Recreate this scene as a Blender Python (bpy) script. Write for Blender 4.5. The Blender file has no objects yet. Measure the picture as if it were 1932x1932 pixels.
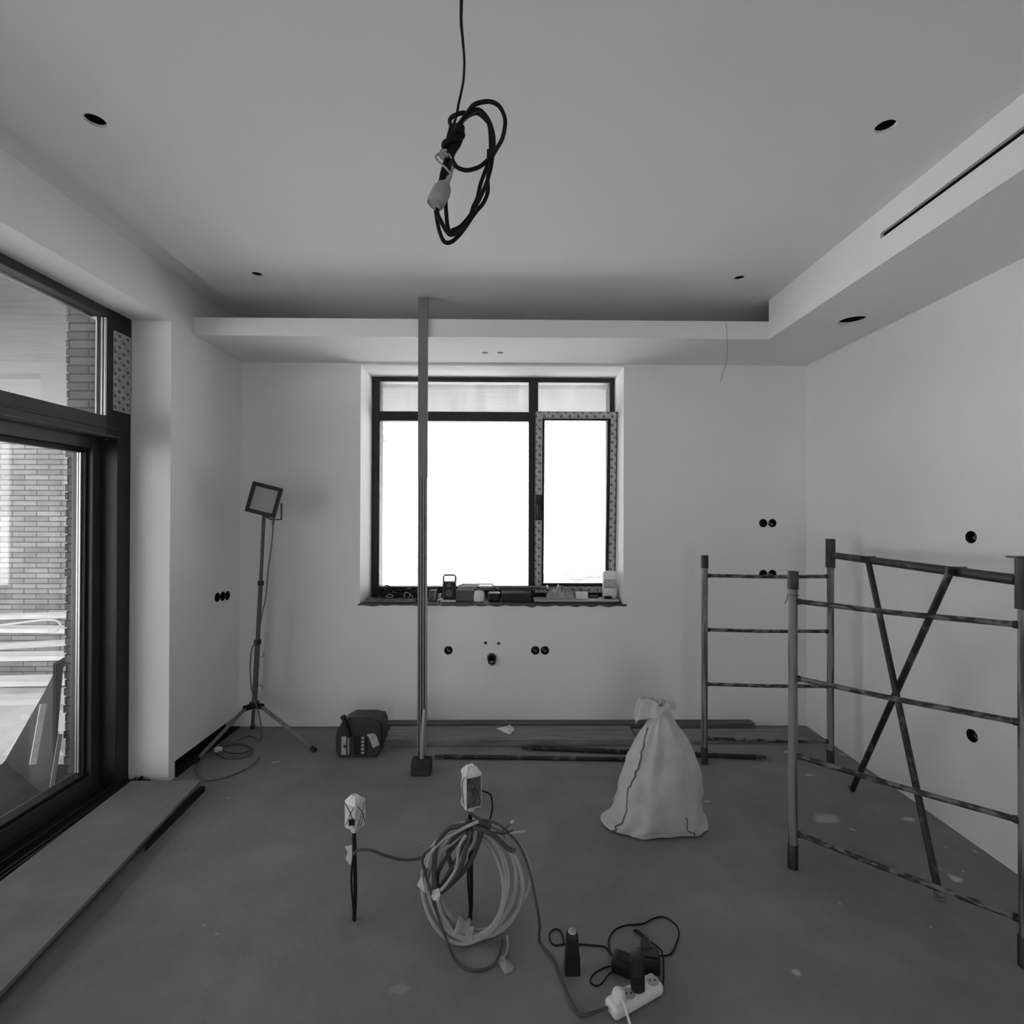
import bpy, bmesh, math, random
from mathutils import Vector, Matrix, noise
random.seed(7)
sc = bpy.context.scene
COL = sc.collection
PI = math.pi

# ------------------------------------------------------------------ camera
F = 966.0; CX = CY = 966.0; EYE = Vector((0, 0, 1.5))
YAW = 11 / F; PITCH = 5 / F; ROLL = 0.003
fwd = Vector((math.sin(YAW) * math.cos(PITCH), math.cos(YAW) * math.cos(PITCH), math.sin(PITCH)))
rt = fwd.cross(Vector((0, 0, 1))).normalized(); up = rt.cross(fwd)
rt2 = rt * math.cos(ROLL) + up * math.sin(ROLL); up2 = up * math.cos(ROLL) - rt * math.sin(ROLL)
rt, up = rt2, up2
cam_d = bpy.data.cameras.new('camera'); cam = bpy.data.objects.new('camera', cam_d); COL.objects.link(cam)
cam.matrix_world = Matrix(((rt.x, up.x, -fwd.x, 0), (rt.y, up.y, -fwd.y, 0), (rt.z, up.z, -fwd.z, EYE.z), (0, 0, 0, 1)))
cam_d.sensor_width = 36; cam_d.lens = 18; cam_d.clip_start = 0.05; cam_d.clip_end = 200
sc.camera = cam

# ------------------------------------------------------------------ light and exposure
WORLD = 4.2
w = bpy.data.worlds.new('overcast_sky'); sc.world = w; w.use_nodes = True
bg = w.node_tree.nodes['Background']; bg.inputs[0].default_value = (1, 1, 1, 1); bg.inputs[1].default_value = WORLD
def portal(name, loc, rot, sx, sy):
    l = bpy.data.lights.new(name, 'AREA'); l.shape = 'RECTANGLE'; l.size = sx; l.size_y = sy
    l.cycles.is_portal = True
    o = bpy.data.objects.new(name, l); o.location = loc; o.rotation_euler = rot; COL.objects.link(o)
portal('window_daylight', (-0.10, 4.06, 1.72), (-PI / 2, 0, 0), 1.9, 1.75)
portal('door_daylight', (-2.5, 1.7, 1.3), (0, -PI / 2, 0), 2.62, 2.45)
portal('rear_daylight', (-0.1, -3.75, 1.05), (PI / 2, 0, 0), 1.4, 2.1)
sn = bpy.data.lights.new('sun', 'SUN'); sn.energy = 46.0; sn.angle = math.radians(2)
so_ = bpy.data.objects.new('sun', sn); COL.objects.link(so_)      # high on the right, behind thin cloud: it lights the ground outside, not the room
so_.rotation_euler = Vector((.62, .30, .78)).to_track_quat('Z', 'Y').to_euler(); so_.location = (6, 3, 8)
vs = sc.view_settings
vs.view_transform = 'Standard'; vs.look = 'None'; vs.exposure = -0.18; vs.gamma = 1.0; vs.use_curve_mapping = False
sc.cycles.max_bounces = 12; sc.cycles.diffuse_bounces = 8; sc.cycles.transparent_max_bounces = 16
sc.cycles.glossy_bounces = 4
sc.cycles.use_denoising = True
sc.cycles.caustics_reflective = False; sc.cycles.caustics_refractive = False
sc.cycles.sample_clamp_indirect = 6.0

# ------------------------------------------------------------------ pixel helpers (pick a point on a real plane)
def ray(px, py):
    return (fwd + rt * ((px - CX) / F) + up * ((CY - py) / F))
def aY(px, py, Y):
    d = ray(px, py); return EYE + d * (Y / d.y)
def aX(px, py, X):
    d = ray(px, py); return EYE + d * (X / d.x)
def aZ(px, py, Z=0.0):
    d = ray(px, py); return EYE + d * ((Z - 1.5) / d.z)

# ------------------------------------------------------------------ materials
def g(v): return (v, v, v, 1)
def mat(name, v, rough=0.7, var=0.0, scale=6.0, bump=0.0, bscale=60.0, metal=0.0, spec=0.3, trans=0.0, detail=4):
    m = bpy.data.materials.new(name); m.use_nodes = True
    nt = m.node_tree; n = nt.nodes; L = nt.links; b = n['Principled BSDF']
    b.inputs['Base Color'].default_value = g(v); b.inputs['Roughness'].default_value = rough
    b.inputs['Metallic'].default_value = metal; b.inputs['Specular IOR Level'].default_value = spec
    tc = n.new('ShaderNodeTexCoord')
    if var:
        nz = n.new('ShaderNodeTexNoise'); nz.inputs['Scale'].default_value = scale; nz.inputs['Detail'].default_value = detail
        L.new(tc.outputs['Object'], nz.inputs['Vector'])
        r = n.new('ShaderNodeValToRGB'); r.color_ramp.elements[0].position = 0.3; r.color_ramp.elements[1].position = 0.7
        r.color_ramp.elements[0].color = g(max(0, v * (1 - var))); r.color_ramp.elements[1].color = g(min(1, v * (1 + var)))
        L.new(nz.outputs['Fac'], r.inputs[0]); L.new(r.outputs[0], b.inputs['Base Color'])
    if bump:
        nb = n.new('ShaderNodeTexNoise'); nb.inputs['Scale'].default_value = bscale; nb.inputs['Detail'].default_value = 5
        L.new(tc.outputs['Object'], nb.inputs['Vector'])
        bp = n.new('ShaderNodeBump'); bp.inputs['Strength'].default_value = bump; bp.inputs['Distance'].default_value = 0.01
        L.new(nb.outputs['Fac'], bp.inputs['Height']); L.new(bp.outputs[0], b.inputs['Normal'])
    if trans:
        tr = n.new('ShaderNodeBsdfTranslucent'); tr.inputs[0].default_value = g(min(1, v * 1.1))
        mx = n.new('ShaderNodeMixShader'); mx.inputs[0].default_value = trans
        L.new(b.outputs[0], mx.inputs[1]); L.new(tr.outputs[0], mx.inputs[2]); L.new(mx.outputs[0], n['Material Output'].inputs[0])
    return m
def glass(name, dirt=0.05, streak=8.0, refl=1.0):
    m = bpy.data.materials.new(name); m.use_nodes = True
    nt = m.node_tree; n = nt.nodes; L = nt.links; n.remove(n['Principled BSDF'])
    t = n.new('ShaderNodeBsdfTransparent'); t.inputs[0].default_value = g(0.93)
    gl = n.new('ShaderNodeBsdfGlossy'); gl.inputs['Roughness'].default_value = 0.01
    lw = n.new('ShaderNodeLayerWeight'); lw.inputs[0].default_value = 0.5
    p5_ = n.new('ShaderNodeMath'); p5_.operation = 'POWER'; p5_.inputs[1].default_value = 5; L.new(lw.outputs['Facing'], p5_.inputs[0])
    mu = n.new('ShaderNodeMath'); mu.operation = 'MULTIPLY_ADD'; mu.inputs[1].default_value = 0.95 * refl; mu.inputs[2].default_value = 0.04 * refl; mu.use_clamp = True
    L.new(p5_.outputs[0], mu.inputs[0])
    mx = n.new('ShaderNodeMixShader'); L.new(mu.outputs[0], mx.inputs[0]); L.new(t.outputs[0], mx.inputs[1]); L.new(gl.outputs[0], mx.inputs[2])
    tc = n.new('ShaderNodeTexCoord'); mp = n.new('ShaderNodeMapping'); mp.inputs['Scale'].default_value = (streak, streak, 1.4)
    nz = n.new('ShaderNodeTexNoise'); nz.inputs['Scale'].default_value = 2.0; nz.inputs['Detail'].default_value = 6
    L.new(tc.outputs['Object'], mp.inputs[0]); L.new(mp.outputs[0], nz.inputs['Vector'])
    mr = n.new('ShaderNodeMapRange'); mr.inputs[1].default_value = 0.35; mr.inputs[2].default_value = 0.75
    mr.inputs[3].default_value = dirt * 0.4; mr.inputs[4].default_value = dirt * 1.8
    L.new(nz.outputs['Fac'], mr.inputs[0])
    tr = n.new('ShaderNodeBsdfTranslucent'); tr.inputs[0].default_value = g(0.8)
    m2 = n.new('ShaderNodeMixShader'); L.new(mr.outputs[0], m2.inputs[0]); L.new(mx.outputs[0], m2.inputs[1]); L.new(tr.outputs[0], m2.inputs[2])
    L.new(m2.outputs[0], n['Material Output'].inputs[0])
    return m
def brick(name, c1, c2, mortar, ax='x', scale=1.0):
    m = bpy.data.materials.new(name); m.use_nodes = True
    nt = m.node_tree; n = nt.nodes; L = nt.links; b = n['Principled BSDF']; b.inputs['Roughness'].default_value = 0.9
    tc = n.new('ShaderNodeTexCoord'); sp = n.new('ShaderNodeSeparateXYZ'); cb = n.new('ShaderNodeCombineXYZ')
    L.new(tc.outputs['Object'], sp.inputs[0])
    ad = n.new('ShaderNodeMath'); ad.operation = 'ADD'; L.new(sp.outputs[0], ad.inputs[0]); L.new(sp.outputs[1], ad.inputs[1])
    L.new(ad.outputs[0], cb.inputs[0]); L.new(sp.outputs[2], cb.inputs[1])
    bt = n.new('ShaderNodeTexBrick'); L.new(cb.outputs[0], bt.inputs['Vector'])
    bt.inputs['Color1'].default_value = g(c1); bt.inputs['Color2'].default_value = g(c2); bt.inputs['Mortar'].default_value = g(mortar)
    bt.inputs['Scale'].default_value = 1.0; bt.inputs['Mortar Size'].default_value = 0.005
    bt.inputs['Brick Width'].default_value = 0.22 * scale; bt.inputs['Row Height'].default_value = 0.0475 * scale
    nz = n.new('ShaderNodeTexNoise'); nz.inputs['Scale'].default_value = 9; nz.inputs['Detail'].default_value = 5
    L.new(tc.outputs['Object'], nz.inputs['Vector'])
    mx = n.new('ShaderNodeMixRGB'); mx.blend_type = 'OVERLAY'; mx.inputs[0].default_value = 0.35
    L.new(bt.outputs['Color'], mx.inputs[1]); L.new(nz.outputs['Fac'], mx.inputs[2]); L.new(mx.outputs[0], b.inputs['Base Color'])
    bp = n.new('ShaderNodeBump'); bp.inputs['Strength'].default_value = 0.6; bp.inputs['Distance'].default_value = 0.01; bp.invert = True
    L.new(bt.outputs['Fac'], bp.inputs['Height']); L.new(bp.outputs[0], b.inputs['Normal'])
    return m
def tape_mat(name, ax, s=0.062):
    """printed protective film: small dark diamonds in a diagonal lattice with faint printed bars between"""
    m = bpy.data.materials.new(name); m.use_nodes = True
    nt = m.node_tree; n = nt.nodes; L = nt.links; b = n['Principled BSDF']; b.inputs['Roughness'].default_value = 0.45
    tc = n.new('ShaderNodeTexCoord'); sp = n.new('ShaderNodeSeparateXYZ'); L.new(tc.outputs['Object'], sp.inputs[0])
    U = sp.outputs[0 if ax == 'x' else 1]; V = sp.outputs[2]
    def M(op, a, b_=None, c=None):
        x = n.new('ShaderNodeMath'); x.operation = op
        for i, v in enumerate((a, b_, c)):
            if v is None: continue
            if isinstance(v, (int, float)): x.inputs[i].default_value = v
            else: L.new(v, x.inputs[i])
        return x.outputs[0]
    p = M('DIVIDE', M('ADD', U, V), s); q = M('DIVIDE', M('SUBTRACT', U, V), s)
    p = M('ADD', p, 100); q = M('ADD', q, 100)
    fp = M('FRACT', p); fq = M('FRACT', q)
    d = M('MAXIMUM', M('ABSOLUTE', M('SUBTRACT', fp, 0.5)), M('ABSOLUTE', M('SUBTRACT', fq, 0.5)))
    dark = M('LESS_THAN', d, 0.20); core = M('LESS_THAN', d, 0.07)
    ring = M('SUBTRACT', dark, core)
    par = M('MODULO', M('FLOOR', p), 2)
    bar = M('MULTIPLY', M('LESS_THAN', M('ABSOLUTE', M('SUBTRACT', fq, 0.02)), 0.09), M('GREATER_THAN', par, 0.5))
    mx = n.new('ShaderNodeMixRGB'); mx.inputs[1].default_value = g(0.42); mx.inputs[2].default_value = g(0.2); L.new(bar, mx.inputs[0])
    m2 = n.new('ShaderNodeMixRGB'); m2.inputs[2].default_value = g(0.03); L.new(ring, m2.inputs[0]); L.new(mx.outputs[0], m2.inputs[1])
    L.new(m2.outputs[0], b.inputs['Base Color'])
    return m
def worn(name, base, dark, amount=0.5, scale=30, rough=0.55, metal=0.0, stretch=(1, 1, 0.15)):
    """paint/metal with dark scuffs and rust, stretched along the tube"""
    m = bpy.data.materials.new(name); m.use_nodes = True
    nt = m.node_tree; n = nt.nodes; L = nt.links; b = n['Principled BSDF']; b.inputs['Roughness'].default_value = rough; b.inputs['Metallic'].default_value = metal
    tc = n.new('ShaderNodeTexCoord'); mp = n.new('ShaderNodeMapping'); mp.inputs['Scale'].default_value = stretch
    nz = n.new('ShaderNodeTexNoise'); nz.inputs['Scale'].default_value = scale; nz.inputs['Detail'].default_value = 6
    L.new(tc.outputs['Object'], mp.inputs[0]); L.new(mp.outputs[0], nz.inputs['Vector'])
    r = n.new('ShaderNodeValToRGB'); r.color_ramp.elements[0].position = amount - 0.06; r.color_ramp.elements[1].position = amount + 0.06
    r.color_ramp.elements[0].color = g(dark); r.color_ramp.elements[1].color = g(base)
    L.new(nz.outputs['Fac'], r.inputs[0]); L.new(r.outputs[0], b.inputs['Base Color'])
    return m
def wood(name, c1, c2, sx=1.0, sy=12.0, sz=12.0, rough=0.8):
    m = bpy.data.materials.new(name); m.use_nodes = True
    nt = m.node_tree; n = nt.nodes; L = nt.links; b = n['Principled BSDF']; b.inputs['Roughness'].default_value = rough
    tc = n.new('ShaderNodeTexCoord'); mp = n.new('ShaderNodeMapping'); mp.inputs['Scale'].default_value = (sx, sy, sz)
    nz = n.new('ShaderNodeTexNoise'); nz.inputs['Scale'].default_value = 4; nz.inputs['Detail'].default_value = 7
    L.new(tc.outputs['Object'], mp.inputs[0]); L.new(mp.outputs[0], nz.inputs['Vector'])
    r = n.new('ShaderNodeValToRGB'); r.color_ramp.elements[0].position = 0.35; r.color_ramp.elements[1].position = 0.68
    r.color_ramp.elements[0].color = g(c1); r.color_ramp.elements[1].color = g(c2)
    L.new(nz.outputs['Fac'], r.inputs[0]); L.new(r.outputs[0], b.inputs['Base Color'])
    return m
def floor_mat():
    m = mat('concrete_screed', 0.13, 0.85, 0, bump=0.25, bscale=25)
    nt = m.node_tree; n = nt.nodes; L = nt.links; b = n['Principled BSDF']
    tc = n.new('ShaderNodeTexCoord')
    nz = n.new('ShaderNodeTexNoise'); nz.inputs['Scale'].default_value = 1.6; nz.inputs['Detail'].default_value = 8; nz.inputs['Roughness'].default_value = 0.65
    L.new(tc.outputs['Object'], nz.inputs['Vector'])
    r = n.new('ShaderNodeValToRGB'); r.color_ramp.elements[0].position = 0.3; r.color_ramp.elements[1].position = 0.72
    r.color_ramp.elements[0].color = g(0.155); r.color_ramp.elements[1].color = g(0.245); L.new(nz.outputs['Fac'], r.inputs[0])
    nd = n.new('ShaderNodeTexNoise'); nd.inputs['Scale'].default_value = 18; L.new(tc.outputs['Object'], nd.inputs['Vector'])
    va = n.new('ShaderNodeVectorMath'); va.operation = 'MULTIPLY_ADD'; va.inputs[1].default_value = (0.05, 0.05, 0); va.inputs[2].default_value = (-0.025, -0.025, 0)
    L.new(nd.outputs['Color'], va.inputs[0])
    vb = n.new('ShaderNodeVectorMath'); vb.operation = 'ADD'; L.new(tc.outputs['Object'], vb.inputs[0]); L.new(va.outputs[0], vb.inputs[1])
    cur = r.outputs[0]
    spots = [(1558, 1545, .045, .26, 1.5), (1716, 1546, .018, .34, 2), (1803, 1656, .020, .34, 1), (1503, 1833, .017, .30, 1), (1525, 1461, .016, .28, 1.6),
             (1610, 1567, .012, .24, 1), (1820, 1643, .008, .3, 1), (1777, 1640, .008, .3, 1), (1485, 1419, .016, .3, 1.6), (1590, 1424, .016, .27, 1.6),
             (1840, 1607, .012, .26, 1), (520, 1438, .012, .26, 2), (457, 1427, .014, .24, 2), (1335, 1512, .014, .28, 1.6), (1581, 1702, .010, .22, 1), (1752, 1748, .007, .26, 1),
             (912, 1806, .055, .19, 1.3), (430, 1505, .012, .22, 1), (385, 1745, .010, .22, 1), (408, 1762, .008, .22, 1), (800, 1590, .010, .2, 1), (1780, 1597, .01, .24, 1), (755, 1865, .02, .20, 1.4)]
    for (px, py, rad, v, el) in spots:
        p = aZ(px, py, 0)
        sb = n.new('ShaderNodeVectorMath'); sb.operation = 'SUBTRACT'; L.new(vb.outputs[0], sb.inputs[0]); sb.inputs[1].default_value = (p.x, p.y, 0)
        sl = n.new('ShaderNodeVectorMath'); sl.operation = 'MULTIPLY'; L.new(sb.outputs[0], sl.inputs[0]); sl.inputs[1].default_value = (1 / el, 1, 0)
        ln = n.new('ShaderNodeVectorMath'); ln.operation = 'LENGTH'; L.new(sl.outputs[0], ln.inputs[0])
        mr = n.new('ShaderNodeMapRange'); mr.inputs[1].default_value = rad * 1.15; mr.inputs[2].default_value = rad * 0.6; mr.inputs[3].default_value = 0; mr.inputs[4].default_value = 1
        L.new(ln.outputs[1 if 'Value' in ln.outputs else 0] if False else ln.outputs['Value'], mr.inputs[0])
        mx = n.new('ShaderNodeMixRGB'); mx.inputs[2].default_value = g(v * 1.35); L.new(mr.outputs[0], mx.inputs[0]); L.new(cur, mx.inputs[1]); cur = mx.outputs[0]
    L.new(cur, b.inputs['Base Color'])
    return m

M = {}
M['plaster'] = mat('painted_plaster', 0.80, 0.9, 0.025, 1.4, 0.12, 30)
M['ceiling'] = mat('painted_ceiling', 0.78, 0.9, 0.02, 1.2)
M['floor'] = floor_mat()
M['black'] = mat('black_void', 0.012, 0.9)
M['frame'] = mat('black_window_frame', 0.018, 0.45, 0.15, 4)
M['sash'] = mat('dark_grey_sash', 0.045, 0.4, 0.1, 6)
M['gasket'] = mat('black_gasket', 0.01, 0.6)
M['alu'] = mat('aluminium_spacer', 0.55, 0.35, metal=0.6)
M['glass'] = glass('dusty_glass', 0.05)
M['glassd'] = glass('door_glass', 0.008, refl=1.7)
M['tapex'] = tape_mat('printed_film_x', 'x', 0.064)
M['tapey'] = tape_mat('printed_film_y', 'y', 0.060)
M['blackp'] = mat('black_plastic', 0.014, 0.45)
M['softblack'] = mat('black_rubber', 0.02, 0.75, 0.2, 20)
M['greyp'] = mat('dark_grey_plastic', 0.035, 0.5, 0.1, 10)
M['white'] = mat('white_plastic', 0.75, 0.4)
M['paper'] = mat('white_paper', 0.7, 0.8, 0.08, 12)
M['polypaint'] = worn('scaffold_grey_paint', 0.19, 0.045, 0.46, 34, stretch=(1.6, 1.6, .08))
M['rust'] = worn('scaffold_dark_rust', 0.10, 0.013, 0.55, 22, stretch=(.6, .6, .6))
M['rustd'] = worn('scaffold_brace_steel', 0.09, 0.010, 0.62, 30, stretch=(.6, .6, .6))
M['rusty_h'] = worn('scaffold_rung_steel', 0.15, 0.018, 0.52, 34, stretch=(.7, .7, 1.6))
M['socket'] = worn('scaffold_socket_steel', 0.04, 0.008, 0.5, 22)
M['alup'] = mat('aluminium_profile', 0.30, 0.42, 0.06, 8, metal=0.35)
M['alud'] = mat('aluminium_groove', 0.10, 0.5)
M['coil'] = mat('grey_cable_sheath', 0.38, 0.55, 0.1, 14)
M['coild'] = mat('dark_grey_cable_sheath', 0.07, 0.55, 0.2, 14)
M['blkcable'] = mat('black_cable_sheath', 0.007, 0.6, spec=0.2)
M['tapeband'] = mat('crumpled_tape', 0.36, 0.5, 0.15, 30, 0.5, 50)
M['bag'] = mat('woven_white_sack', 0.60, 0.6, 0.14, 7, 0.7, 14, trans=0.25)
M['seam'] = mat('sack_seam', 0.14, 0.8)
M['film'] = mat('clear_wrapping_tape', 0.68, 0.25, 0.25, 22, 0.8, 30, spec=0.8)
M['filmd'] = mat('dark_box_under_tape', 0.10, 0.3, 0.7, 40, 0.8, 34, spec=0.8)
M['wood'] = wood('grey_board', 0.15, 0.24, 1.0, 9, 9)
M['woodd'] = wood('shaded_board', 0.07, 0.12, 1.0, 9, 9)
M['mdf'] = wood('dusty_threshold_board', 0.15, 0.19, 2, 2, 2)
M['plank'] = wood('pale_sawn_plank', 0.75, 0.93, 1, 10, 10)
M['pole'] = mat('work_light_pole', 0.10, 0.5, 0.1, 20)
M['legm'] = mat('work_light_leg', 0.14, 0.5, 0.15, 20)
M['lens'] = mat('work_light_glass', 0.34, 0.3)
M['wcable'] = mat('work_light_cable', 0.12, 0.6)
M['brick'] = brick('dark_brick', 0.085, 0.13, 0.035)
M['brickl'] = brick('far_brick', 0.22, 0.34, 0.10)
M['brickw'] = brick('pale_quoin', 0.9, 0.95, 0.10)
M['soffit'] = wood('soffit_boards', 0.035, 0.075, 0.5, 9, 1)
M['ground'] = mat('pale_gravel_ground', 0.72, 0.95, 0.12, 3, 0.5, 12)
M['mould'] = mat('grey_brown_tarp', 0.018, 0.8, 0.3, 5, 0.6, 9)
M['bark'] = mat('bare_tree_bark', 0.33, 0.9)
M['hill'] = mat('pale_hillside', 0.62, 0.95, 0.22, 0.8, detail=8)
M['bulb'] = mat('dusty_lampholder', 0.33, 0.5, 0.22, 30)
M['clear'] = mat('clear_plastic_bag', 0.45, 0.2, 0.5, 25, 0.8, 30, spec=0.8, trans=0.4)
M['car'] = mat('white_car_paint', 0.8, 0.3)

# ------------------------------------------------------------------ mesh helpers
class MB:
    def __init__(s): s.bm = bmesh.new()
    def box(s, a, b, bev=0.0, rot=None, piv=None, seg=2):
        a = Vector(a); b = Vector(b); c = (a + b) / 2; d = b - a
        t = bmesh.new(); bmesh.ops.create_cube(t, size=1.0)
        bmesh.ops.scale(t, vec=(abs(d.x), abs(d.y), abs(d.z)), verts=t.verts)
        if bev > 0: bmesh.ops.bevel(t, geom=t.edges[:], offset=bev, segments=seg, affect='EDGES', profile=0.5)
        bmesh.ops.translate(t, vec=c, verts=t.verts)
        if rot is not None:
            bmesh.ops.rotate(t, cent=Vector(piv) if piv is not None else c, matrix=rot, verts=t.verts)
        s.add(t); return s
    def add(s, t):
        me = bpy.data.meshes.new('tmp'); t.to_mesh(me); t.free(); s.bm.from_mesh(me); bpy.data.meshes.remove(me)
    def prism(s, poly, d):
        """poly: list of 3D points (planar), d: extrusion vector"""
        d = Vector(d); v1 = [s.bm.verts.new(Vector(p)) for p in poly]; v2 = [s.bm.verts.new(Vector(p) + d) for p in poly]
        n = len(poly); s.bm.faces.new(v1); s.bm.faces.new(v2[::-1])
        for i in range(n): s.bm.faces.new((v1[i], v2[i], v2[(i + 1) % n], v1[(i + 1) % n]))
        return s
    def tube(s, pts, r, n=10, closed=False, smooth=True, flat=1.0, caps=True):
        pts = [Vector(p) for p in pts]
        if smooth and len(pts) > 2: pts = spline(pts, closed)
        N = len(pts); T = []
        for i in range(N):
            if closed: t = pts[(i + 1) % N] - pts[i - 1]
            else: t = pts[min(i + 1, N - 1)] - pts[max(i - 1, 0)]
            T.append(t.normalized() if t.length > 1e-9 else Vector((0, 0, 1)))
        a = Vector((0, 0, 1)) if abs(T[0].z) < 0.9 else Vector((1, 0, 0))
        nrm = (a - T[0] * a.dot(T[0])).normalized(); rings = []
        for i in range(N):
            nrm = (nrm - T[i] * nrm.dot(T[i])).normalized(); bn = T[i].cross(nrm)
            rr = r(i / max(1, N - 1)) if callable(r) else r
            rings.append([s.bm.verts.new(pts[i] + nrm * (math.cos(2 * PI * k / n) * rr * flat) + bn * (math.sin(2 * PI * k / n) * rr)) for k in range(n)])
        for i in range(N if closed else N - 1):
            A = rings[i]; B = rings[(i + 1) % N]
            for k in range(n): s.bm.faces.new((A[k], A[(k + 1) % n], B[(k + 1) % n], B[k]))
        if not closed and caps: s.bm.faces.new(rings[0][::-1]); s.bm.faces.new(rings[-1])
        return s
    def cyl(s, a, b, r, n=20, r2=None):
        r2 = r if r2 is None else r2
        return s.tube([a, b], (lambda t: r + (r2 - r) * t), n, smooth=False)
    def lathe(s, prof, axis_o, axis_d, n=24, cap0=True, cap1=True):
        """prof: list of (radius, distance along the axis)"""
        o = Vector(axis_o); d = Vector(axis_d).normalized(); a = Vector((0, 0, 1)) if abs(d.z) < 0.9 else Vector((1, 0, 0))
        u = (a - d * a.dot(d)).normalized(); v = d.cross(u); rings = []
        for (r, h) in prof:
            rings.append([s.bm.verts.new(o + d * h + u * (math.cos(2 * PI * k / n) * r) + v * (math.sin(2 * PI * k / n) * r)) for k in range(n)])
        for A, B in zip(rings, rings[1:]):
            for k in range(n): s.bm.faces.new((A[k], A[(k + 1) % n], B[(k + 1) % n], B[k]))
        if cap0: s.bm.faces.new(rings[0][::-1])
        if cap1: s.bm.faces.new(rings[-1])
        return s
    def grid(s, rows, wrap=False):
        V = [[s.bm.verts.new(Vector(p)) for p in r] for r in rows]
        for A, B in zip(V, V[1:]):
            n = len(A)
            for k in range(n if wrap else n - 1): s.bm.faces.new((A[k], A[(k + 1) % n], B[(k + 1) % n], B[k]))
        return V
    def build(s, name, m, parent=None, smooth=False, solid=0.0):
        bmesh.ops.recalc_face_normals(s.bm, faces=s.bm.faces)
        if smooth:
            for f in s.bm.faces: f.smooth = True
            for e in s.bm.edges:
                if len(e.link_faces) == 2 and e.calc_face_angle(0) > 0.7: e.smooth = False
        me = bpy.data.meshes.new(name); s.bm.to_mesh(me); s.bm.free()
        o = bpy.data.objects.new(name, me); COL.objects.link(o); me.materials.append(m)
        if parent is not None:
            off = Vector((0, 0, 0)); p = parent
            while p is not None: off += p.location; p = p.parent
            me.transform(Matrix.Translation(-off)); o.parent = parent
        if solid:
            md = o.modifiers.new('thickness', 'SOLIDIFY'); md.thickness = solid
        return o
def spline(P, closed=False, k=8):
    n = len(P); out = []
    segs = n if closed else n - 1
    for i in range(segs):
        if closed: p0, p1, p2, p3 = P[i - 1], P[i], P[(i + 1) % n], P[(i + 2) % n]
        else: p0, p1, p2, p3 = P[max(i - 1, 0)], P[i], P[i + 1], P[min(i + 2, n - 1)]
        for j in range(k):
            t = j / k
            out.append(0.5 * ((2 * p1) + (p2 - p0) * t + (2 * p0 - 5 * p1 + 4 * p2 - p3) * t * t + (-p0 + 3 * p1 - 3 * p2 + p3) * t ** 3))
    if not closed: out.append(P[-1])
    return out
def tag(o, label, cat, group=None, kind=None):
    o['label'] = label; o['category'] = cat
    if group: o['group'] = group
    if kind: o['kind'] = kind
    return o
def thing(name, label, cat, loc=(0, 0, 0), group=None):
    o = bpy.data.objects.new(name, None); COL.objects.link(o); o.location = loc; o.empty_display_size = 0.05
    return tag(o, label, cat, group)
def struct(o, label=None):
    o['kind'] = 'structure'
    if label: o['label'] = label
    return o
def cut(o, cutters):
    """subtract MB shapes from o, applied at once so nothing hidden is left"""
    cs = []
    for c in cutters:
        co = c.build('cutter', M['black']); cs.append(co)
        md = o.modifiers.new('cut', 'BOOLEAN'); md.operation = 'DIFFERENCE'; md.object = co; md.solver = 'EXACT'
    dg = bpy.context.evaluated_depsgraph_get(); dg.update()
    me = bpy.data.meshes.new_from_object(o.evaluated_get(dg))
    o.modifiers.clear(); o.data = me
    for c in cs: bpy.data.objects.remove(c)

# ------------------------------------------------------------------ the room
XL, XR, YB, YR = -1.88, 2.146, 3.64, -3.7
ZC, ZS = 2.809, 2.573          # ceiling, underside of the boxed-in edges
SX, LY = 1.596, 3.094          # inner face of right box, face of back lip
YC = 2.886                     # edge of the door opening
DX = -2.10                     # door plane
WX0, WX1, WZ0, WZ1 = -1.034, 0.8365, 0.863, 2.558

struct(MB().box((-2.46, YR - .3, -0.25), (2.5, 4.05, 0)).build('floor', M['floor']))

# ceiling holes: pixel centre -> plane
holes_c = [(180, 228, .031), (1670, 239, .031), (485, 518, .029), (1395, 525, .029)]
CP = [(aZ(px, py, ZC), r) for px, py, r in holes_c]
ceil = MB().box((-1.685, YR, ZC), (XR + .02, YB + .02, ZC + .010)).build('ceiling', M['ceiling'])
cut(ceil, [MB().cyl(p - Vector((0, 0, .05)), p + Vector((0, 0, .1)), r, 40) for p, r in CP])
struct(ceil)
struct(MB().box((-2.3, YR, ZC + .045), (2.4, YB + .4, ZC + .3)).box((-1.70, YR, ZC + .0), (-1.685, YB, ZC + .045)).build('trim_1', M['ceiling']))   # raised recess above the left edge
# boxed-in duct on the right
sof_bot = MB().box((SX, YR, ZS), (XR + .02, YB + .02, ZS + .02)).build('trim_2', M['ceiling'])
p5 = aZ(1608, 606, ZS); q5 = [aZ(915.5, 665.5, ZS), aZ(944, 665.5, ZS)]
cut(sof_bot, [MB().cyl(p5 - Vector((0, 0, .05)), p5 + Vector((0, 0, .1)), .071, 40)])
struct(sof_bot)
sof_in = MB().box((SX, YR, ZS + .02), (SX + .015, LY, ZC)).build('trim_3', M['ceiling'])
cut(sof_in, [MB().box((SX - .05, -1.2, 2.683), (SX + .1, 2.165, 2.707))])
struct(sof_in)
lip_bot = MB().box((XL - .01, LY + .012, ZS), (SX, YB + .02, ZS + .014)).build('trim_4', M['ceiling'])
cut(lip_bot, [MB().cyl(q - Vector((0, 0, .05)), q + Vector((0, 0, .1)), .021, 28) for q in q5])
struct(lip_bot)
struct(MB().box((XL - .01, LY, ZS), (SX, LY + .012, ZS + .108)).build('trim_5', M['ceiling']))

# back wall with window opening
bw = MB().box((-2.46, YB, -.01), (2.5, 4.05, ZC + .2))
wall_back = bw.build('wall_back', M['plaster'])
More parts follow.
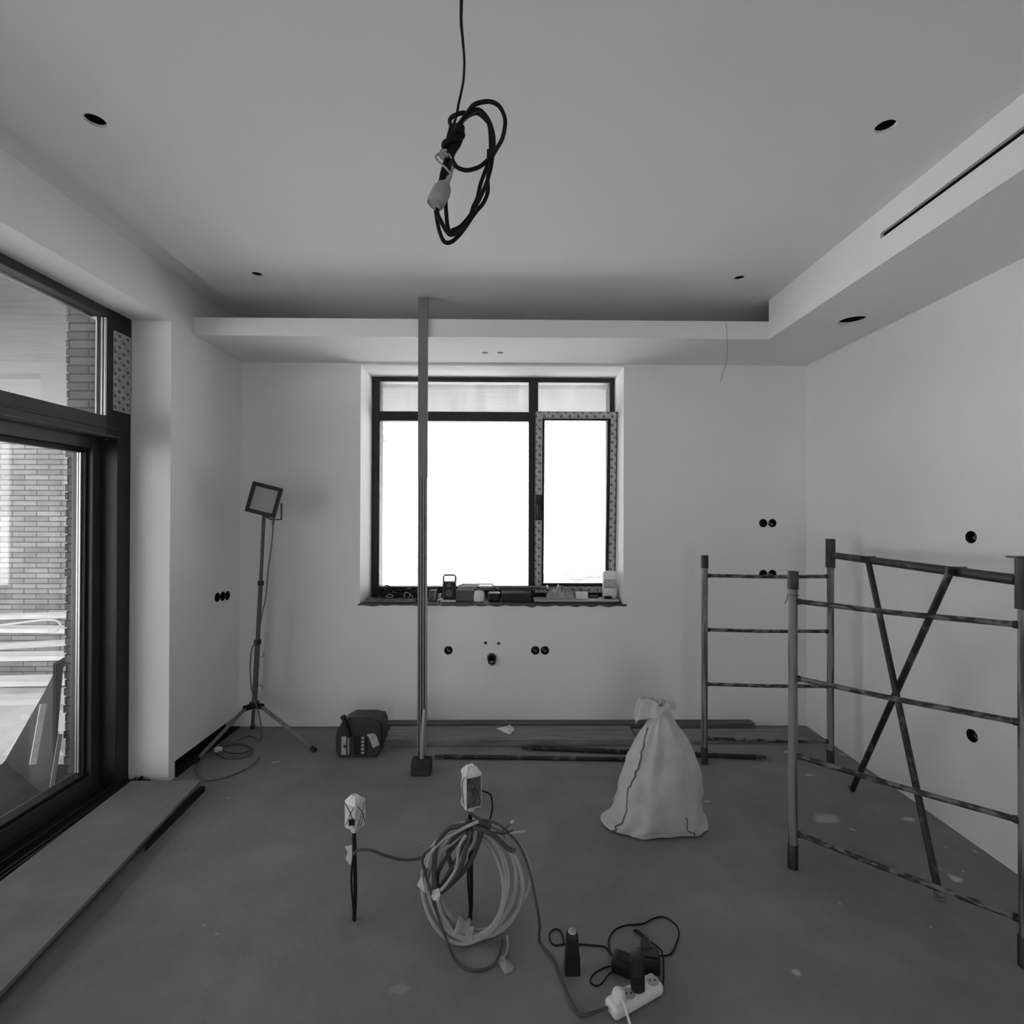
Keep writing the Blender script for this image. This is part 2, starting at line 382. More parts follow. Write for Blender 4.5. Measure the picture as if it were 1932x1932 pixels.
# right wall
wall_right = MB().box((XR, YR, 0), (2.5, YB, ZC + .2)).build('wall_right', M['plaster'])
# left wall: pier between door and back wall, lintel, and the part behind the camera
wl = MB().box((-2.30, YR, -.01), (XL, YB, ZC + .2))
wall_left = wl.build('wall_left', M['plaster'])
struct(MB().box((XL - .099, YC + .056, 0.0005), (XL - .09, YB - .001, .0915)).box((XL - .09, YC + .056, .0005), (XL + .012, YB - .001, .003)).build('recess_shade_left', M['black']))  # black sheets line the recess under the plaster; its shade is in the colour
# unseen rear wall; its opening is added and sized for the daylight it admits
rw = MB()
rw.box((-2.46, YR - .3, 0), (-.8, YR, ZC + .2)); rw.box((.6, YR - .3, 0), (2.5, YR, ZC + .2)); rw.box((-.8, YR - .3, 2.1), (.6, YR, ZC + .2))
struct(rw.build('unseen_wall_rear', M['plaster']))

# socket holes
def socket(pos, nrm, r=.034, label='', group=None, wire=False, depth=.045):
    nrm = Vector(nrm); t = thing('socket_box', label, 'socket box', pos, group)
    MB().lathe([(r + .0, .001), (r - .002, .001), (r - .002, -depth), (0.001, -depth)], pos, nrm, 24, False, False).build('cup', M['blackp'], t)
    if wire:
        a = Vector(pos) - nrm * depth; u = Vector((0, 0, 1)); v = nrm.cross(u)
        MB().tube([a + u * .02, a + nrm * .02 + v * .012, a + nrm * .03 - u * .008 - v * .008, a + nrm * .012 - u * .022], .0035, 8).build('wire', M['tapeband'], t)
    return t
SB = []   # (pos, normal, radius, label, group, wire)
nb = (0, -1, 0); nl = (1, 0, 0); nr = (-1, 0, 0)
for (px, py, lb) in [(1440, 987, 'left round socket box of the upper pair by the right corner'), (1457, 987, 'right round socket box of the upper pair by the right corner'),
                     (1440, 1083, 'left round socket box of the lower pair behind the far scaffold rung'), (1457, 1083, 'right round socket box of the lower pair behind the far scaffold rung')]:
    SB.append((aY(px, py, YB), nb, .030, lb, 'socket boxes by the right corner', px == 1457))
for (px, py, lb) in [(846, 1227, 'single black socket box below the window beside the aluminium pole'), (1010, 1227, 'left black socket box of the pair below the window'), (1028, 1227, 'right black socket box of the pair below the window')]:
    SB.append((aY(px, py, YB), nb, .0305, lb, 'socket boxes below the window', True))
for (px, py, lb) in [(410, 1127, 'socket box nearest the glass door in the row of three on the left wall'), (420, 1125, 'middle socket box in the row of three on the left wall'), (429, 1123.5, 'socket box nearest the back corner in the row of three on the left wall')]:
    SB.append((aX(px, py, XL), nl, .031, lb, 'socket boxes on the left wall', px == 429))
for (px, py, lb) in [(1832, 1013.5, 'upper round socket box on the right wall above the scaffold bar'), (1834, 1388, 'lower socket box with ragged rim on the right wall')]:
    SB.append((aX(px, py, XR), nr, .029, lb, 'socket boxes on the right wall', True))
def disc_cut(p, nrm, r): nrm = Vector(nrm); return MB().cyl(Vector(p) - nrm * .1, Vector(p) + nrm * .05, r, 24)
water = [aY(916, 1213, YB), aY(941, 1214, YB)]; drain = aY(928, 1241, YB)
cut(wall_back, [MB().box((WX0, 3.0, WZ0), (WX1, 4.5, WZ1))] + [disc_cut(p, n_, r) for p, n_, r, *_ in SB if n_ == nb] + [disc_cut(p, nb, .011) for p in water] + [disc_cut(drain, nb, .036)])
cut(wall_left, [MB().box((-2.6, .5, -.1), (-1.5, YC, 2.582)), MB().box((XL - .10, YC + .055, -.1), (-1.5, YB + .1, .092))] + [disc_cut(p, n_, r) for p, n_, r, *_ in SB if n_ == nl])
cut(wall_right, [disc_cut(p, n_, r) for p, n_, r, *_ in SB if n_ == nr])
for x in (wall_back, wall_left, wall_right): struct(x)
for p, n_, r, lb, gr, wr in SB: socket(p, n_, r, lb, gr, wr)
# ceiling cut-outs: black cans behind the holes
can_lb = ['large round downlight cutout in the ceiling above the glass door', 'large round downlight cutout in the ceiling beside the black slot',
          'small round downlight cutout in the ceiling near the left back corner', 'small round downlight cutout in the ceiling near the right back corner']
def can(p, r, z0, lb, group, h=.03):
    o = MB().lathe([(r + .004, z0), (r + .004, z0 + h), (.001, z0 + h)], p, (0, 0, 1), 32, False, False).build('downlight_cutout', M['black'])
    tag(o, lb, 'ceiling cutout', group)
for (p, r), lb in zip(CP, can_lb): can(p, r, .010, lb, 'downlight cutouts in the ceiling', .035)
can(p5, .071, .02, 'wide round cutout under the boxed ceiling edge on the right', 'downlight cutouts in the ceiling', .08)
for q, lb in zip(q5, ['left one of two tiny round cutouts over the window', 'right one of two tiny round cutouts over the window']):
    can(q, .021, .014, lb, 'cutouts over the window', .04)
sl = MB(); sl.box((SX + .015, -1.21, 2.675), (SX + .10, 2.173, 2.683)); sl.box((SX + .015, -1.21, 2.707), (SX + .10, 2.173, 2.715)); sl.box((SX + .09, -1.21, 2.683), (SX + .10, 2.173, 2.707)); sl.box((SX + .015, 2.165, 2.683), (SX + .1, 2.173, 2.707))
tag(sl.build('air_slot', M['black']), 'long narrow black air slot in the boxed ceiling edge', 'air slot')

# water stubs and drain
for p, lb in zip(water, ['left small capped water outlet under the window', 'right small capped water outlet under the window']):
    t = thing('water_outlet', lb, 'water outlet', p, 'water outlets under the window')
    MB().lathe([(.0105, .0), (.0105, -.05)], p, nb, 16).build('pipe', M['softblack'], t)
    MB().lathe([(.006, .0), (.007, .008), (.004, .010)], p, nb, 12).build('cap', M['alud'], t)
t = thing('drain_pipe', 'grey drain pipe stub with black rubber seal under the window', 'drain pipe', drain)
MB().lathe([(.034, -.06), (.034, .004), (.030, .004), (.030, -.06)], drain, nb, 24, False, False).build('sleeve', M['tapeband'], t)
d1 = drain + Vector((0, -.03, -.006))
MB().lathe([(.028, -.07), (.028, 0), (.023, 0), (.023, -.06), (.001, -.06)], d1, Vector((0, -.8, .5)), 24, False, False).build('seal', M['softblack'], t)
MB().tube([drain + Vector((-.004, -.012, -.02)), drain + Vector((-.004, -.016, -.045))], .017, 14, smooth=False).build('elbow', M['coil'], t)

# ------------------------------------------------------------------ window_1
WY = 3.945
win = bpy.data.objects.new('window_1', None); COL.objects.link(win); win.location = (-.1, WY, WZ0); struct(win)
def wpt(px, py, Y=WY): p = aY(px, py, Y); return p.x, p.z
def wbar(m, x0, y0, x1, y1, d0=0.0, d1=.07):
    a = wpt(x0, y0); b = wpt(x1, y1); m.box((a[0], WY + d0, b[1]), (b[0], WY + d1, a[1]), .003)
xl_, zt_ = WX0 + .001, WZ1 - .001; xr_ = WX1 - .001
def X(px): return wpt(px, 900)[0]
def Z(py): return wpt(935, py)[1]
fm = MB()
zb = Z(1107) - .05
fm.box((xl_, WY, WZ0), (X(716), WY + .08, zt_), .003); fm.box((X(1150), WY, WZ0), (xr_, WY + .08, zt_), .003)
fm.box((X(716), WY, Z(721)), (X(1150), WY + .08, zt_), .003); fm.box((X(716), WY, WZ0), (X(1150), WY + .08, Z(1107)), .003)
fm.build('frame', M['frame'], win)
MB().box((X(997.5), WY - .004, Z(1107)), (X(1015), WY + .08, Z(721)), .003).build('mullion', M['frame'], win)
MB().box((X(716), WY - .002, Z(795)), (X(997.5), WY + .08, Z(777)), .003).box((X(1015), WY - .002, Z(784)), (X(1150), WY + .08, Z(778)), .003).build('transom_bar', M['frame'], win)
def pane(x0, y0, x1, y1, nm='pane', y=.045, m='glass'):
    MB().box((X(x0) - .004, WY + y, Z(y1) - .004), (X(x1) + .004, WY + y + .006, Z(y0) + .004)).build(nm, M[m], win)
pane(716, 721, 997.5, 777); pane(1015, 721, 1150, 778); pane(716, 795, 997.5, 1107)
# tilted sash on the right, hinged at its bottom edge
hy, hz = WY - .012, Z(1117)
tilt = math.atan2(.078, 1.37); RT = Matrix.Rotation(tilt, 3, 'X')
sx0, sx1 = X(1009), X(1159); sz1 = hz + 1.375
piv = Vector((0, hy, hz))
def sbox(m, a, b, bev=.003): m.box(a, b, bev, RT, piv)
so = MB(); tp = MB(); gk = MB(); gp = MB()
wd = .056
for (a, b) in (((sx0, hz), (sx0 + wd, sz1)), ((sx1 - wd, hz), (sx1, sz1)), ((sx0 + wd, hz), (sx1 - wd, hz + .06)), ((sx0 + wd, sz1 - .06), (sx1 - wd, sz1))):
    sbox(so, (a[0], hy - .02, a[1]), (b[0], hy + .05, b[1]))
sash = so.build('sash', M['frame'], win, False)
def tbox(a, b): sbox(tp, (a[0], hy - .0215, a[1]), (b[0], hy - .0195, b[1]), 0)
lz0, lz1 = hz + .555, hz + .75
tbox((sx0 + .002, hz + .002), (sx0 + .050, lz0)); tbox((sx0 + .002, lz1), (sx0 + .050, sz1 - .002)); tbox((sx1 - .050, hz + .15), (sx1 - .006, sz1 - .002))
tbox((sx0 + .05, hz + .002), (sx1 - .006, hz + .052)); tbox((sx0 + .05, sz1 - .052), (sx1 - .05, sz1 - .002))
tp.build('protective_film', M['tapex'], sash)
for (a, b) in (((sx0 + wd - .006, hz + .05), (sx0 + wd + .012, sz1 - .05)), ((sx1 - wd - .018, hz + .05), (sx1 - wd + .006, sz1 - .05)), ((sx0 + wd, hz + .05), (sx1 - wd, hz + .072)), ((sx0 + wd, sz1 - .066), (sx1 - wd, sz1 - .055))):
    sbox(gk, (a[0], hy - .024, a[1]), (b[0], hy + .02, b[1]), .003)
gk.build('glazing_bead', M['gasket'], sash)
sbox(gp, (sx0 + wd, hy + .008, hz + .06), (sx1 - wd, hy + .014, sz1 - .06), 0)
gp.build('pane', M['glass'], sash)
hd = MB(); hx = sx0 + .026; sbox(hd, (hx - .016, hy - .034, lz0 + .05), (hx + .016, hy - .02, lz0 + .13), .005); sbox(hd, (hx - .011, hy - .07, lz0 + .005), (hx + .011, hy - .052, lz0 + .12), .006); sbox(hd, (hx - .010, hy - .065, lz0 + .08), (hx + .010, hy - .03, lz0 + .11), .004)
hd.build('handle', M['gasket'], sash)
# bare, broken sill edge
se = MB(); random.seed(3)
top = [(WX0 - .01 + (WX1 - WX0 + .03) * i / 60) for i in range(61)]
rows0, rows1 = [], []
for i, x in enumerate(top):
    dz = .006 + .022 * abs(noise.noise(Vector((x * 9, 2, 0)))) + (.018 * abs(noise.noise(Vector((x * 24, 5, 0)))) if x > -.45 else 0)
    rows0.append((x, YB - .012, WZ0 + .003)); rows1.append((x, YB - .004, WZ0 - dz))
se.grid([[(x, YB + .30, WZ0 + .004) for x in top], rows0, rows1])
o = se.build('sill_edge', M['alud'], win, False, .003)

# ------------------------------------------------------------------ door_1
door = bpy.data.objects.new('door_1', None); COL.objects.link(door); door.location = (DX, YC, 0); struct(door)
D0, D1 = DX, DX - .20
fr = MB()
fr.box((DX - .06, 2.716, 1.90), (DX, YC - .001, 2.592), .003)         # transom post
fr.box((D1, 2.79, .0), (DX, YC - .001, 1.90), .003)                   # lower jamb
fr.box((DX - .09, 0.501, 2.536), (DX, 2.716, 2.581), .003)           # head
fr.box((DX - .06, 0.501, 2.536), (DX, 0.56, 0), .003)
fr.build('door_frame', M['frame'], door)
MB().box((DX - .08, 0.501, 1.90), (DX, 2.716, 2.012), .004).box((DX - .02, 0.501, 1.945), (DX + .008, 2.79, 1.957), .002).build('transom_bar', M['frame'], door)
MB().box((DX - .004, 0.501, 1.905), (DX + .012, 2.80, 1.915), .002).build('drip_rail', M['sash'], door)
a = aX(213.5, 700, DX).y; b = aX(246, 700, DX).y; zt = aX(230, 630, DX).z; zb_ = aX(230, 778, DX).z
MB().box((DX, a, zb_), (DX + .002, b, zt), 0).build('protective_film', M['tapey'], door)
sp = MB(); sp.box((DX - .028, 2.705, 2.015), (DX - .020, 2.7155, 2.53)); sp.box((DX - .012, 2.705, 2.015), (DX - .004, 2.7155, 2.53))
sp.box((DX - .085, 0.56, 2.526), (DX - .079, 2.70, 2.5355)); sp.box((DX - .073, 0.56, 2.526), (DX - .067, 2.70, 2.5355))
sp.build('spacer', M['alu'], door)
MB().box((DX - .062, 0.56, 2.012), (DX - .056, 2.716, 2.536)).build('transom_pane', M['glassd'], door)
# sliding leaf
lf = MB(); LX = -2.19
lf.box((-2.30, 2.737, .03), (LX, 2.82, 1.95), .004); lf.box((-2.30, 1.20, 1.845), (LX, 2.737, 1.95), .004); lf.box((-2.30, 1.20, .03), (LX, 2.737, .118), .004); lf.box((-2.30, 1.10, .03), (LX, 1.20, 1.95), .004)
leaf = lf.build('sliding_leaf', M['sash'], door)
bd = MB(); bd.box((-2.262, 2.722, .12), (-2.215, 2.7365, 1.845), .003); bd.box((-2.262, 1.2, 1.82), (-2.225, 2.737, 1.845), .003); bd.box((-2.262, 1.2, .118), (-2.2, 2.737, .135), .003)
bd.build('glazing_bead', M['gasket'], leaf)
s2 = MB(); s2.box((-2.245, 2.715, .14), (-2.237, 2.722, 1.82)); s2.box((-2.257, 2.715, .14), (-2.250, 2.722, 1.82)); s2.build('spacer', M['alu'], leaf)
MB().box((-2.268, 1.19, .115), (-2.262, 2.74, 1.85)).build('pane', M['glassd'], leaf)
l2 = MB(); l2.box((-2.28, 0.51, .03), (-2.20, 0.60, 1.95)); l2.box((-2.28, 0.60, 1.845), (-2.20, 1.10, 1.95)); l2.box((-2.28, 0.60, .03), (-2.20, 1.10, .118)); f2 = l2.build('fixed_leaf', M['sash'], door)
MB().box((-2.25, 0.60, .11), (-2.244, 1.10, 1.85)).build('pane', M['glassd'], f2)
# threshold with tracks
th = MB(); th.box((-2.33, 0.501, 0.0005), (-1.975, 2.88, .022))
for x, z in ((-2.17, .05), (-2.135, .035), (-2.10, .048), (-2.055, .034), (-2.02, .042)): th.box((x - .005, 0.501, .0225), (x + .005, 2.878, z), .001)
th.build('threshold', M['frame'], door)

# ------------------------------------------------------------------ outside
struct(MB().box((-40, -30, -.40), (-2.46, 60, -.10)).box((-2.46, 4.3, -.40), (40, 60, -.10)).build('ground', M['ground']))
# brick outer leaf of the house wall with toothed corner
bl = MB(); bl.box((-2.448, YC + .0, -.1), (-2.30, 4.3, 2.9))
for i in range(62):
    z = -.09 + i * .0475
    e = .002 + .014 * (random.random())
    bl.box((-2.448 - e, YC, z + .004), (-2.448, YC + .10, z + .0435))
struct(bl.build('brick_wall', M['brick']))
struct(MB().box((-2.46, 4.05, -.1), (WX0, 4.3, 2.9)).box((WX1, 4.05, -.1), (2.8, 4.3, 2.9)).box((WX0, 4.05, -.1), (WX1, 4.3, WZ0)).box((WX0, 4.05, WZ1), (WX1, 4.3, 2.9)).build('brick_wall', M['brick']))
FY = 4.75
xa = aY(121, 900, FY).x; xb = aY(134, 900, FY).x
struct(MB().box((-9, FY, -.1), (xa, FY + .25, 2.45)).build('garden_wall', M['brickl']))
struct(MB().box((-5.1, -6, 2.9), (-2.3, 6.9, 3.0)).box((-9.5, FY, 2.9), (-5.1, 10, 3.0)).box((-5.1, 6.9, 2.9), (-2.3, 10, 3.0)).box((-2.3, 4.3, 2.9), (5.5, 7.05, 3.0)).build('porch_soffit', M['soffit']))
struct(MB().box((-2.46, -8, 3.01), (4.8, 4.3, 6.6)).build('shading_storey', M['ceiling']))  # unseen upper storey, added tall so its shadow covers the ground outside
# hillside and bare trees seen through the window
hb = MB(); rows = []
for j in range(16):
    y = 14 + j * 2.6; rows.append([(-26 + i * 2.6, y, -.2 + max(0, (j - 1)) * (.62 + .22 * math.sin(i * .5 + 1)) * (1.0 if i < 12 else max(.25, 1 - (i - 12) * .12)) + .5 * noise.noise(Vector((i * .6, j * .5, 0)))) for i in range(24)])
hb.grid(rows); struct(hb.build('hillside', M['hill'], None, True))
random.seed(11)
for k in range(16):
    x = -9 + k * .95 + random.uniform(-.4, .4); y = random.uniform(15, 24); z0 = 0.0; h = random.uniform(6, 9)
    t = thing('bare_tree', 'bare pale tree on the slope outside the window', 'tree', (x, y, z0), 'bare trees on the slope outside')
    m = MB(); lean = random.uniform(-.4, .4)
    m.tube([(x, y, z0), (x + lean * .4, y, z0 + h * .5), (x + lean, y, z0 + h)], lambda s: .09 * (1 - .85 * s), 6)
    m.build('trunk', M['bark'], t)
    m = MB()
    for q in range(16):
        zz = z0 + h * (.25 + .7 * q / 16); sg = random.choice((-1, 1)); ln = random.uniform(.5, 1.5) * (1.1 - .5 * q / 16)
        m.tube([(x + lean * (zz - z0) / h, y, zz), (x + sg * ln * .5, y + random.uniform(-.4, .4), zz + ln * .5), (x + sg * ln, y + random.uniform(-.6, .6), zz + ln * 1.1)], lambda s: .025 * (1 - .8 * s), 4)
    m.build('branches', M['bark'], t)
# planks, trestle and offcuts on the terrace
random.seed(5)
pk = [(-5.6, 4.45, -2.75, 4.35, .50, .14), (-5.3, 4.0, -2.8, 4.12, .36, .16), (-5.5, 3.62, -2.75, 3.85, .26, .16), (-5.2, 3.35, -2.85, 3.55, .22, .12), (-5.6, 4.1, -2.75, 4.55, .62, .10), (-5.3, 3.55, -2.9, 4.2, .47, .07), (-5.6, 3.2, -3.45, 3.0, .02, .16)]
lbs = ['broad pale plank lying against the brick wall outside', 'pale plank in the middle of the outdoor pile', 'pale plank near the front of the outdoor pile', 'frontmost raised pale plank outside the glass door', 'topmost narrow plank of the outdoor pile', 'thin batten lying across the outdoor planks', 'low pale plank resting close to the ground outside']
for (x0, y0, x1, y1, z, wd_), lb in zip(pk, lbs):
    dr = Vector((x1 - x0, y1 - y0, 0)); n_ = Vector((-dr.y, dr.x, 0)).normalized() * wd_ / 2
    a = Vector((x0, y0, z)); b = Vector((x1, y1, z))
    o = MB().prism([a - n_, b - n_, b + n_, a + n_], (0, 0, .035)).build('plank', M['plank'])
    tag(o, lb, 'plank', 'pale planks stacked outside the door')
for x, lb in ((-3.1, 'nearer timber trestle carrying the outdoor planks'), (-4.9, 'farther timber trestle carrying the outdoor planks')):
    t = thing('trestle', lb, 'trestle', (x, 3.9, -.1), 'trestles under the outdoor planks')
    MB().box((x - .03, 3.35, .14), (x + .03, 4.5, .20)).build('beam', M['plank'], t)
    for yy in (3.45, 4.4):
        for s_ in (-1, 1):
            MB().prism([(x + s_ * .2 - .02, yy - .02, -.1), (x + s_ * .2 + .02, yy - .02, -.1), (x + .02, yy - .02, .15), (x - .02, yy - .02, .15)], (0, .04, 0)).build('leg', M['plank'], t)
# dark tarp-wrapped sheet leaning on the house corner
tb = MB()
P1 = aX(131, 1240, -2.52); P2 = aZ(18, 1436, -.08); P3 = Vector((-2.53, 1.9, -.09)); P4 = Vector((-2.47, 2.86, -.09)); P5 = Vector((-2.47, 2.86, P1.z))
tb.prism([P1, P2, P3, P4, P5], (-.03, 0, 0))
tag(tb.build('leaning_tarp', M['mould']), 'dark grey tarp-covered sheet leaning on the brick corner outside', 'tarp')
for (p, q, wpx, lb) in (((82, 1328), (62, 1442), .018, 'pale batten leaning on the dark tarp, nearer the left frame edge'), ((114, 1385), (98, 1485), .013, 'greyer short batten leaning on the dark tarp, nearer the door jamb')):
    a = aX(*p, -2.46); b = aX(*q, -2.44)
    tag(MB().tube([a, b], wpx, 4, smooth=False).build('batten', M['plank'] if p[0] < 100 else M['coil']), lb, 'batten', 'battens leaning outside the door')
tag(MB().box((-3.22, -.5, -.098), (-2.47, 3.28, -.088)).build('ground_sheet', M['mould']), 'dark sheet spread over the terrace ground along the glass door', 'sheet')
tag(MB().tube([aY(-40, 1185, 4.0), aY(30, 1176, 4.0), aY(80, 1170, 4.0), aY(106, 1171, 4.0), aY(114, 1180, 4.0), aY(106, 1190, 4.0), aY(92, 1191, 4.0)], .008, 8).build('white_hose', M['white'], None, True), 'thin white hose looping over the outdoor planks', 'hose')
# parked car far beyond the window
car = thing('car', 'white car parked outside beyond the right window sash', 'car', aZ(1095, 1095, -.1) + Vector((1.15, 0, 0)))
cp = car.location
MB().box(cp + Vector((-1.9, 0, .25)), cp + Vector((1.9, 1.6, .72)), .18, seg=4).build('body', M['car'], car, True)
MB().box(cp + Vector((-.3, .15, .70)), cp + Vector((1.5, 1.45, 1.2)), .2, seg=4).build('cabin', M['car'], car, True)
for sx_ in (-1.2, 1.2):
    for yy in (-.02, 1.42): MB().cyl(cp + Vector((sx_, yy, .3)), cp + Vector((sx_, yy + .2, .3)), .28).build('wheel', M['car'], car)

# ------------------------------------------------------------------ scaffold
def ladder(name, lb, A, B, socketA, socketB, topA, topB, group):
    A = Vector(A); B = Vector(B)
    t = thing(name, lb, 'scaffold frame', (A + B) / 2, group)
    d = (B - A).normalized(); R = .0185
    for P, top, sk in ((A, topA, socketA), (B, topB, socketB)):
        m = MB().cyl(P + Vector((0, 0, .002)), P + Vector((0, 0, top - .02)), R, 20); po = m.build('post', M['polypaint'], t, True)
        MB().lathe([(R + sk[1], top - sk[0]), (R + sk[1], top), (R + sk[1] - .004, top), (R + sk[1] - .004, top - .05), (.001, top - .05)], P, (0, 0, 1), 20, True, False).build('sleeve', M['socket'], po, True)
        MB().lathe([(R + .002, .0), (R + .002, .10), (R, .103)], P, (0, 0, 1), 20).build('foot', M['socket'], po, True)
    for z in (1.135, .808, .480, .152):
        a = A + Vector((0, 0, z)); b = B + Vector((0, 0, z))
        sag = Vector((0, 0, -.004))
        ru = MB().tube([a + d * (R - .004), a + d * .06, (a + b) / 2 + sag, b - d * .06, b - d * (R - .004)], .0105, 12).build('rung', M['rusty_h'], t, True)
        for e_, d_ in ((a, d), (b, -d)): MB().lathe([(.0135, R - .002), (.0125, R + .012)], e_, d_, 12).build('weld', M['socket'], ru, True)
    return t
fa1, fa2 = aZ(1329, 1441, 0), aZ(1567, 1447, 0); fb1, fb2 = aZ(1496, 1637, 0), aZ(1935, 1824, 0)
fa1.z = fa2.z = fb1.z = fb2.z = 0
zt1 = aY(1332, 1048, fa1.y).z; zt2 = aY(1567, 1017, fa2.y).z; zt3 = aY(1498, 1078, fb1.y).z
ladder('scaffold_frame', 'far grey ladder-like scaffold frame standing near the back wall', fa1, fa2, (.075, .0035), (.17, .007), zt1, zt2, 'scaffold ladder frames')
nf = ladder('scaffold_frame', 'near rusty ladder-like scaffold frame cut off by the right picture edge', fb1, fb2, (.075, .0035), (.17, .007), zt3, zt2, 'scaffold ladder frames')
MB().tube([fb1 + Vector((-.021, -.01, zt3 - .10)), fb1 + Vector((0, -.023, zt3 - .10)), fb1 + Vector((.022, -.006, zt3 - .102)), fb1 + Vector((.0, .022, zt3 - .1)), fb1 + Vector((-.021, .004, zt3 - .099)), fb1 + Vector((-.027, -.005, zt3 - .115)), fb1 + Vector((-.04, -.01, zt3 - .135))], .0015, 6).build('tie_wire', M['softblack'], nf)
MB().box(fb2 + Vector((-.045, -.02, zt2)), fb2 + Vector((.06, .02, zt2 + .006))).build('top_plate', M['socket'], nf)
# diagonal brace set
zb1 = aY(1580, 1047, fa2.y).z; zb2 = aY(1924, 1096, fb2.y).z
b1 = Vector((fa2.x, fa2.y, zb1)); b2 = Vector((fb2.x, fb2.y, zb2))
t = thing('cross_brace', 'dark rusty top bar with two crossed braces joining the scaffold frames', 'scaffold brace', ((b1 + b2) / 2).to_tuple()[:2] + (0,))
dd = (b2 - b1).normalized()
MB().tube([b1 + dd * .024, b2 - dd * .024], .019, 16, smooth=False).build('top_bar', M['rustd'], t, True)
def onbar(px):
    lo, hi = 0, 1
    for _ in range(40):
        mid = (lo + hi) / 2; p = b1.lerp(b2, mid); d = p - EYE; sx_ = CX + F * d.dot(rt) / d.dot(fwd)
        if sx_ < px: lo = mid
        else: hi = mid
    return b1.lerp(b2, lo)
nrm = Vector((-dd.y, dd.x, 0)).normalized()
if nrm.x > 0: nrm = -nrm
for (px_t, foot, r, sh) in ((1643, (1773, 1693), .0135, .026), (1812, (1608, 1490), .0135, .052)):
    tp_ = onbar(px_t) + nrm * sh * .6 + Vector((0, 0, .012)); ft = aZ(*foot, .012)
    br = MB().tube([tp_, tp_.lerp(ft, .03), tp_.lerp(ft, .05), tp_.lerp(ft, .95), tp_.lerp(ft, .97), ft], r, 12, smooth=False).build('brace', M['rustd'], t, True)
    MB().cyl(onbar(px_t) - nrm * .02 + Vector((0, 0, .012)), onbar(px_t) + nrm * .05 + Vector((0, 0, .012)), .010, 12).build('bolt', M['rustd'], br)
    MB().lathe([(.007, -.016), (.011, -.016), (.011, .016), (.007, .016)], ft + Vector((0, 0, .012)), nrm, 14).build('eyelet', M['polypaint'], br)

# ------------------------------------------------------------------ boards and pipes on the floor by the back wall
def boardY(px0, px1, y0, y1, z0, z1, m, lb, nm='board', grp=None, bev=.003):
    a = aY(px0, 1400, y0).x; b = aY(px1, 1400, y0).x
    o = MB().box((a, y0, z0), (b, y1, z1), bev).build(nm, m); tag(o, lb, 'board', grp); return o
G = 'boards along the back wall'
boardY(724, 1203, 3.325, 3.545, .001, .042, M['wood'], 'long grey board on the floor between the plastic case and white sack', grp=G)
boardY(1206, 1528, 3.35, 3.545, .001, .022, M['wood'], 'thin grey board on the floor behind the far scaffold frame', grp=G)
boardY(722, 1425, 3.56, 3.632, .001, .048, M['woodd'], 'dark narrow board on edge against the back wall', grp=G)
def pipe(p, q, r, lb, m='rustd'):
    a = aZ(*p, r); b = aZ(*q, r); d = (b - a).normalized()
    t = thing('steel_brace', lb, 'steel pipe', ((a + b) / 2).to_tuple()[:2] + (0,), 'rusty braces lying on the floor')
    MB().tube([a + d * .06, b - d * .06], r, 12, smooth=False).build('tube', M[m], t, True)
    for e, s_ in ((a, 1), (b, -1)):
        n_ = Vector((-d.y, d.x, 0)) * r * .95; MB().prism([e - n_, e + d * s_ * .065 - n_, e + d * s_ * .065 + n_, e + n_], (0, 0, r * .6)).build('flattened_end', M['socket'], t)
pipe((820, 1427), (1230, 1433), .0125, 'straight rusty brace lying in front of the long board')
pipe((985, 1410), (1445, 1429), .0145, 'dark rusty brace angled behind the white sack')
# paper scrap on board
def scrap(name, pts, lb, m='paper', h=.02):
    c = sum((Vector(p) for p in pts), Vector()) / len(pts)
    mb = MB(); vs_ = [mb.bm.verts.new(Vector(p)) for p in pts]; cv = mb.bm.verts.new(c + Vector((0, 0, h)))
    for i in range(len(vs_)): mb.bm.faces.new((vs_[i], vs_[(i + 1) % len(vs_)], cv))
    o = mb.build(name, M[m], None, False, .0015); tag(o, lb, 'scrap'); return o
scrap('paper_scrap', [aZ(936, 1374, .046), aZ(950, 1381, .046), aZ(962, 1386, .046), aZ(971, 1376, .048), aZ(962, 1367, .07), aZ(952, 1372, .05)], 'torn pale paper scrap lying on the long board', h=.02)

# ------------------------------------------------------------------ aluminium straightedge from floor to ceiling, with mallet
bot = aZ(796, 1441, 0); topp = aZ(798.5, 560, ZC); topp.z = ZC - .004; bot.z = .003
t = thing('straightedge', 'tall ribbed aluminium straightedge standing from floor to ceiling', 'straightedge', bot)
ax = (topp - bot); L_ = ax.length; ax = ax.normalized(); side = Vector((1, 0, 0)); side = (side - ax * side.dot(ax)).normalized(); fr_ = ax.cross(side)
if fr_.y > 0: fr_ = -fr_
hw = .028
def prof_prism(m, x0, x1, d0, d1, s0=0, s1=None):
    s1 = L_ if s1 is None else s1
    pl = [bot + ax * s0 + side * x0 + fr_ * d0, bot + ax * s0 + side * x1 + fr_ * d0, bot + ax * s0 + side * x1 + fr_ * d1, bot + ax * s0 + side * x0 + fr_ * d1]
    m.prism(pl, ax * (s1 - s0))
m = MB(); prof_prism(m, -hw, hw, -.012, 0); m.build('bar', M['alud'], t)
m = MB()
for x0, x1 in ((-hw, -hw + .007), (-.013, -.007), (.004, .010), (hw - .009, hw)): prof_prism(m, x0, x1, 0, .006, 0, 1.72)
m.build('ribs', M['alup'], t)
m = MB(); prof_prism(m, -hw - .0005, hw + .0005, -.013, .0065, 1.72, L_); m.build('upper_sleeve', mat('painted_profile', 0.16, .5), t)
mb_ = aZ(793, 1467, 0)
t = thing('mallet', 'black rubber mallet standing head down with a worn handle upright', 'mallet', (mb_.x, mb_.y + .04, 0))
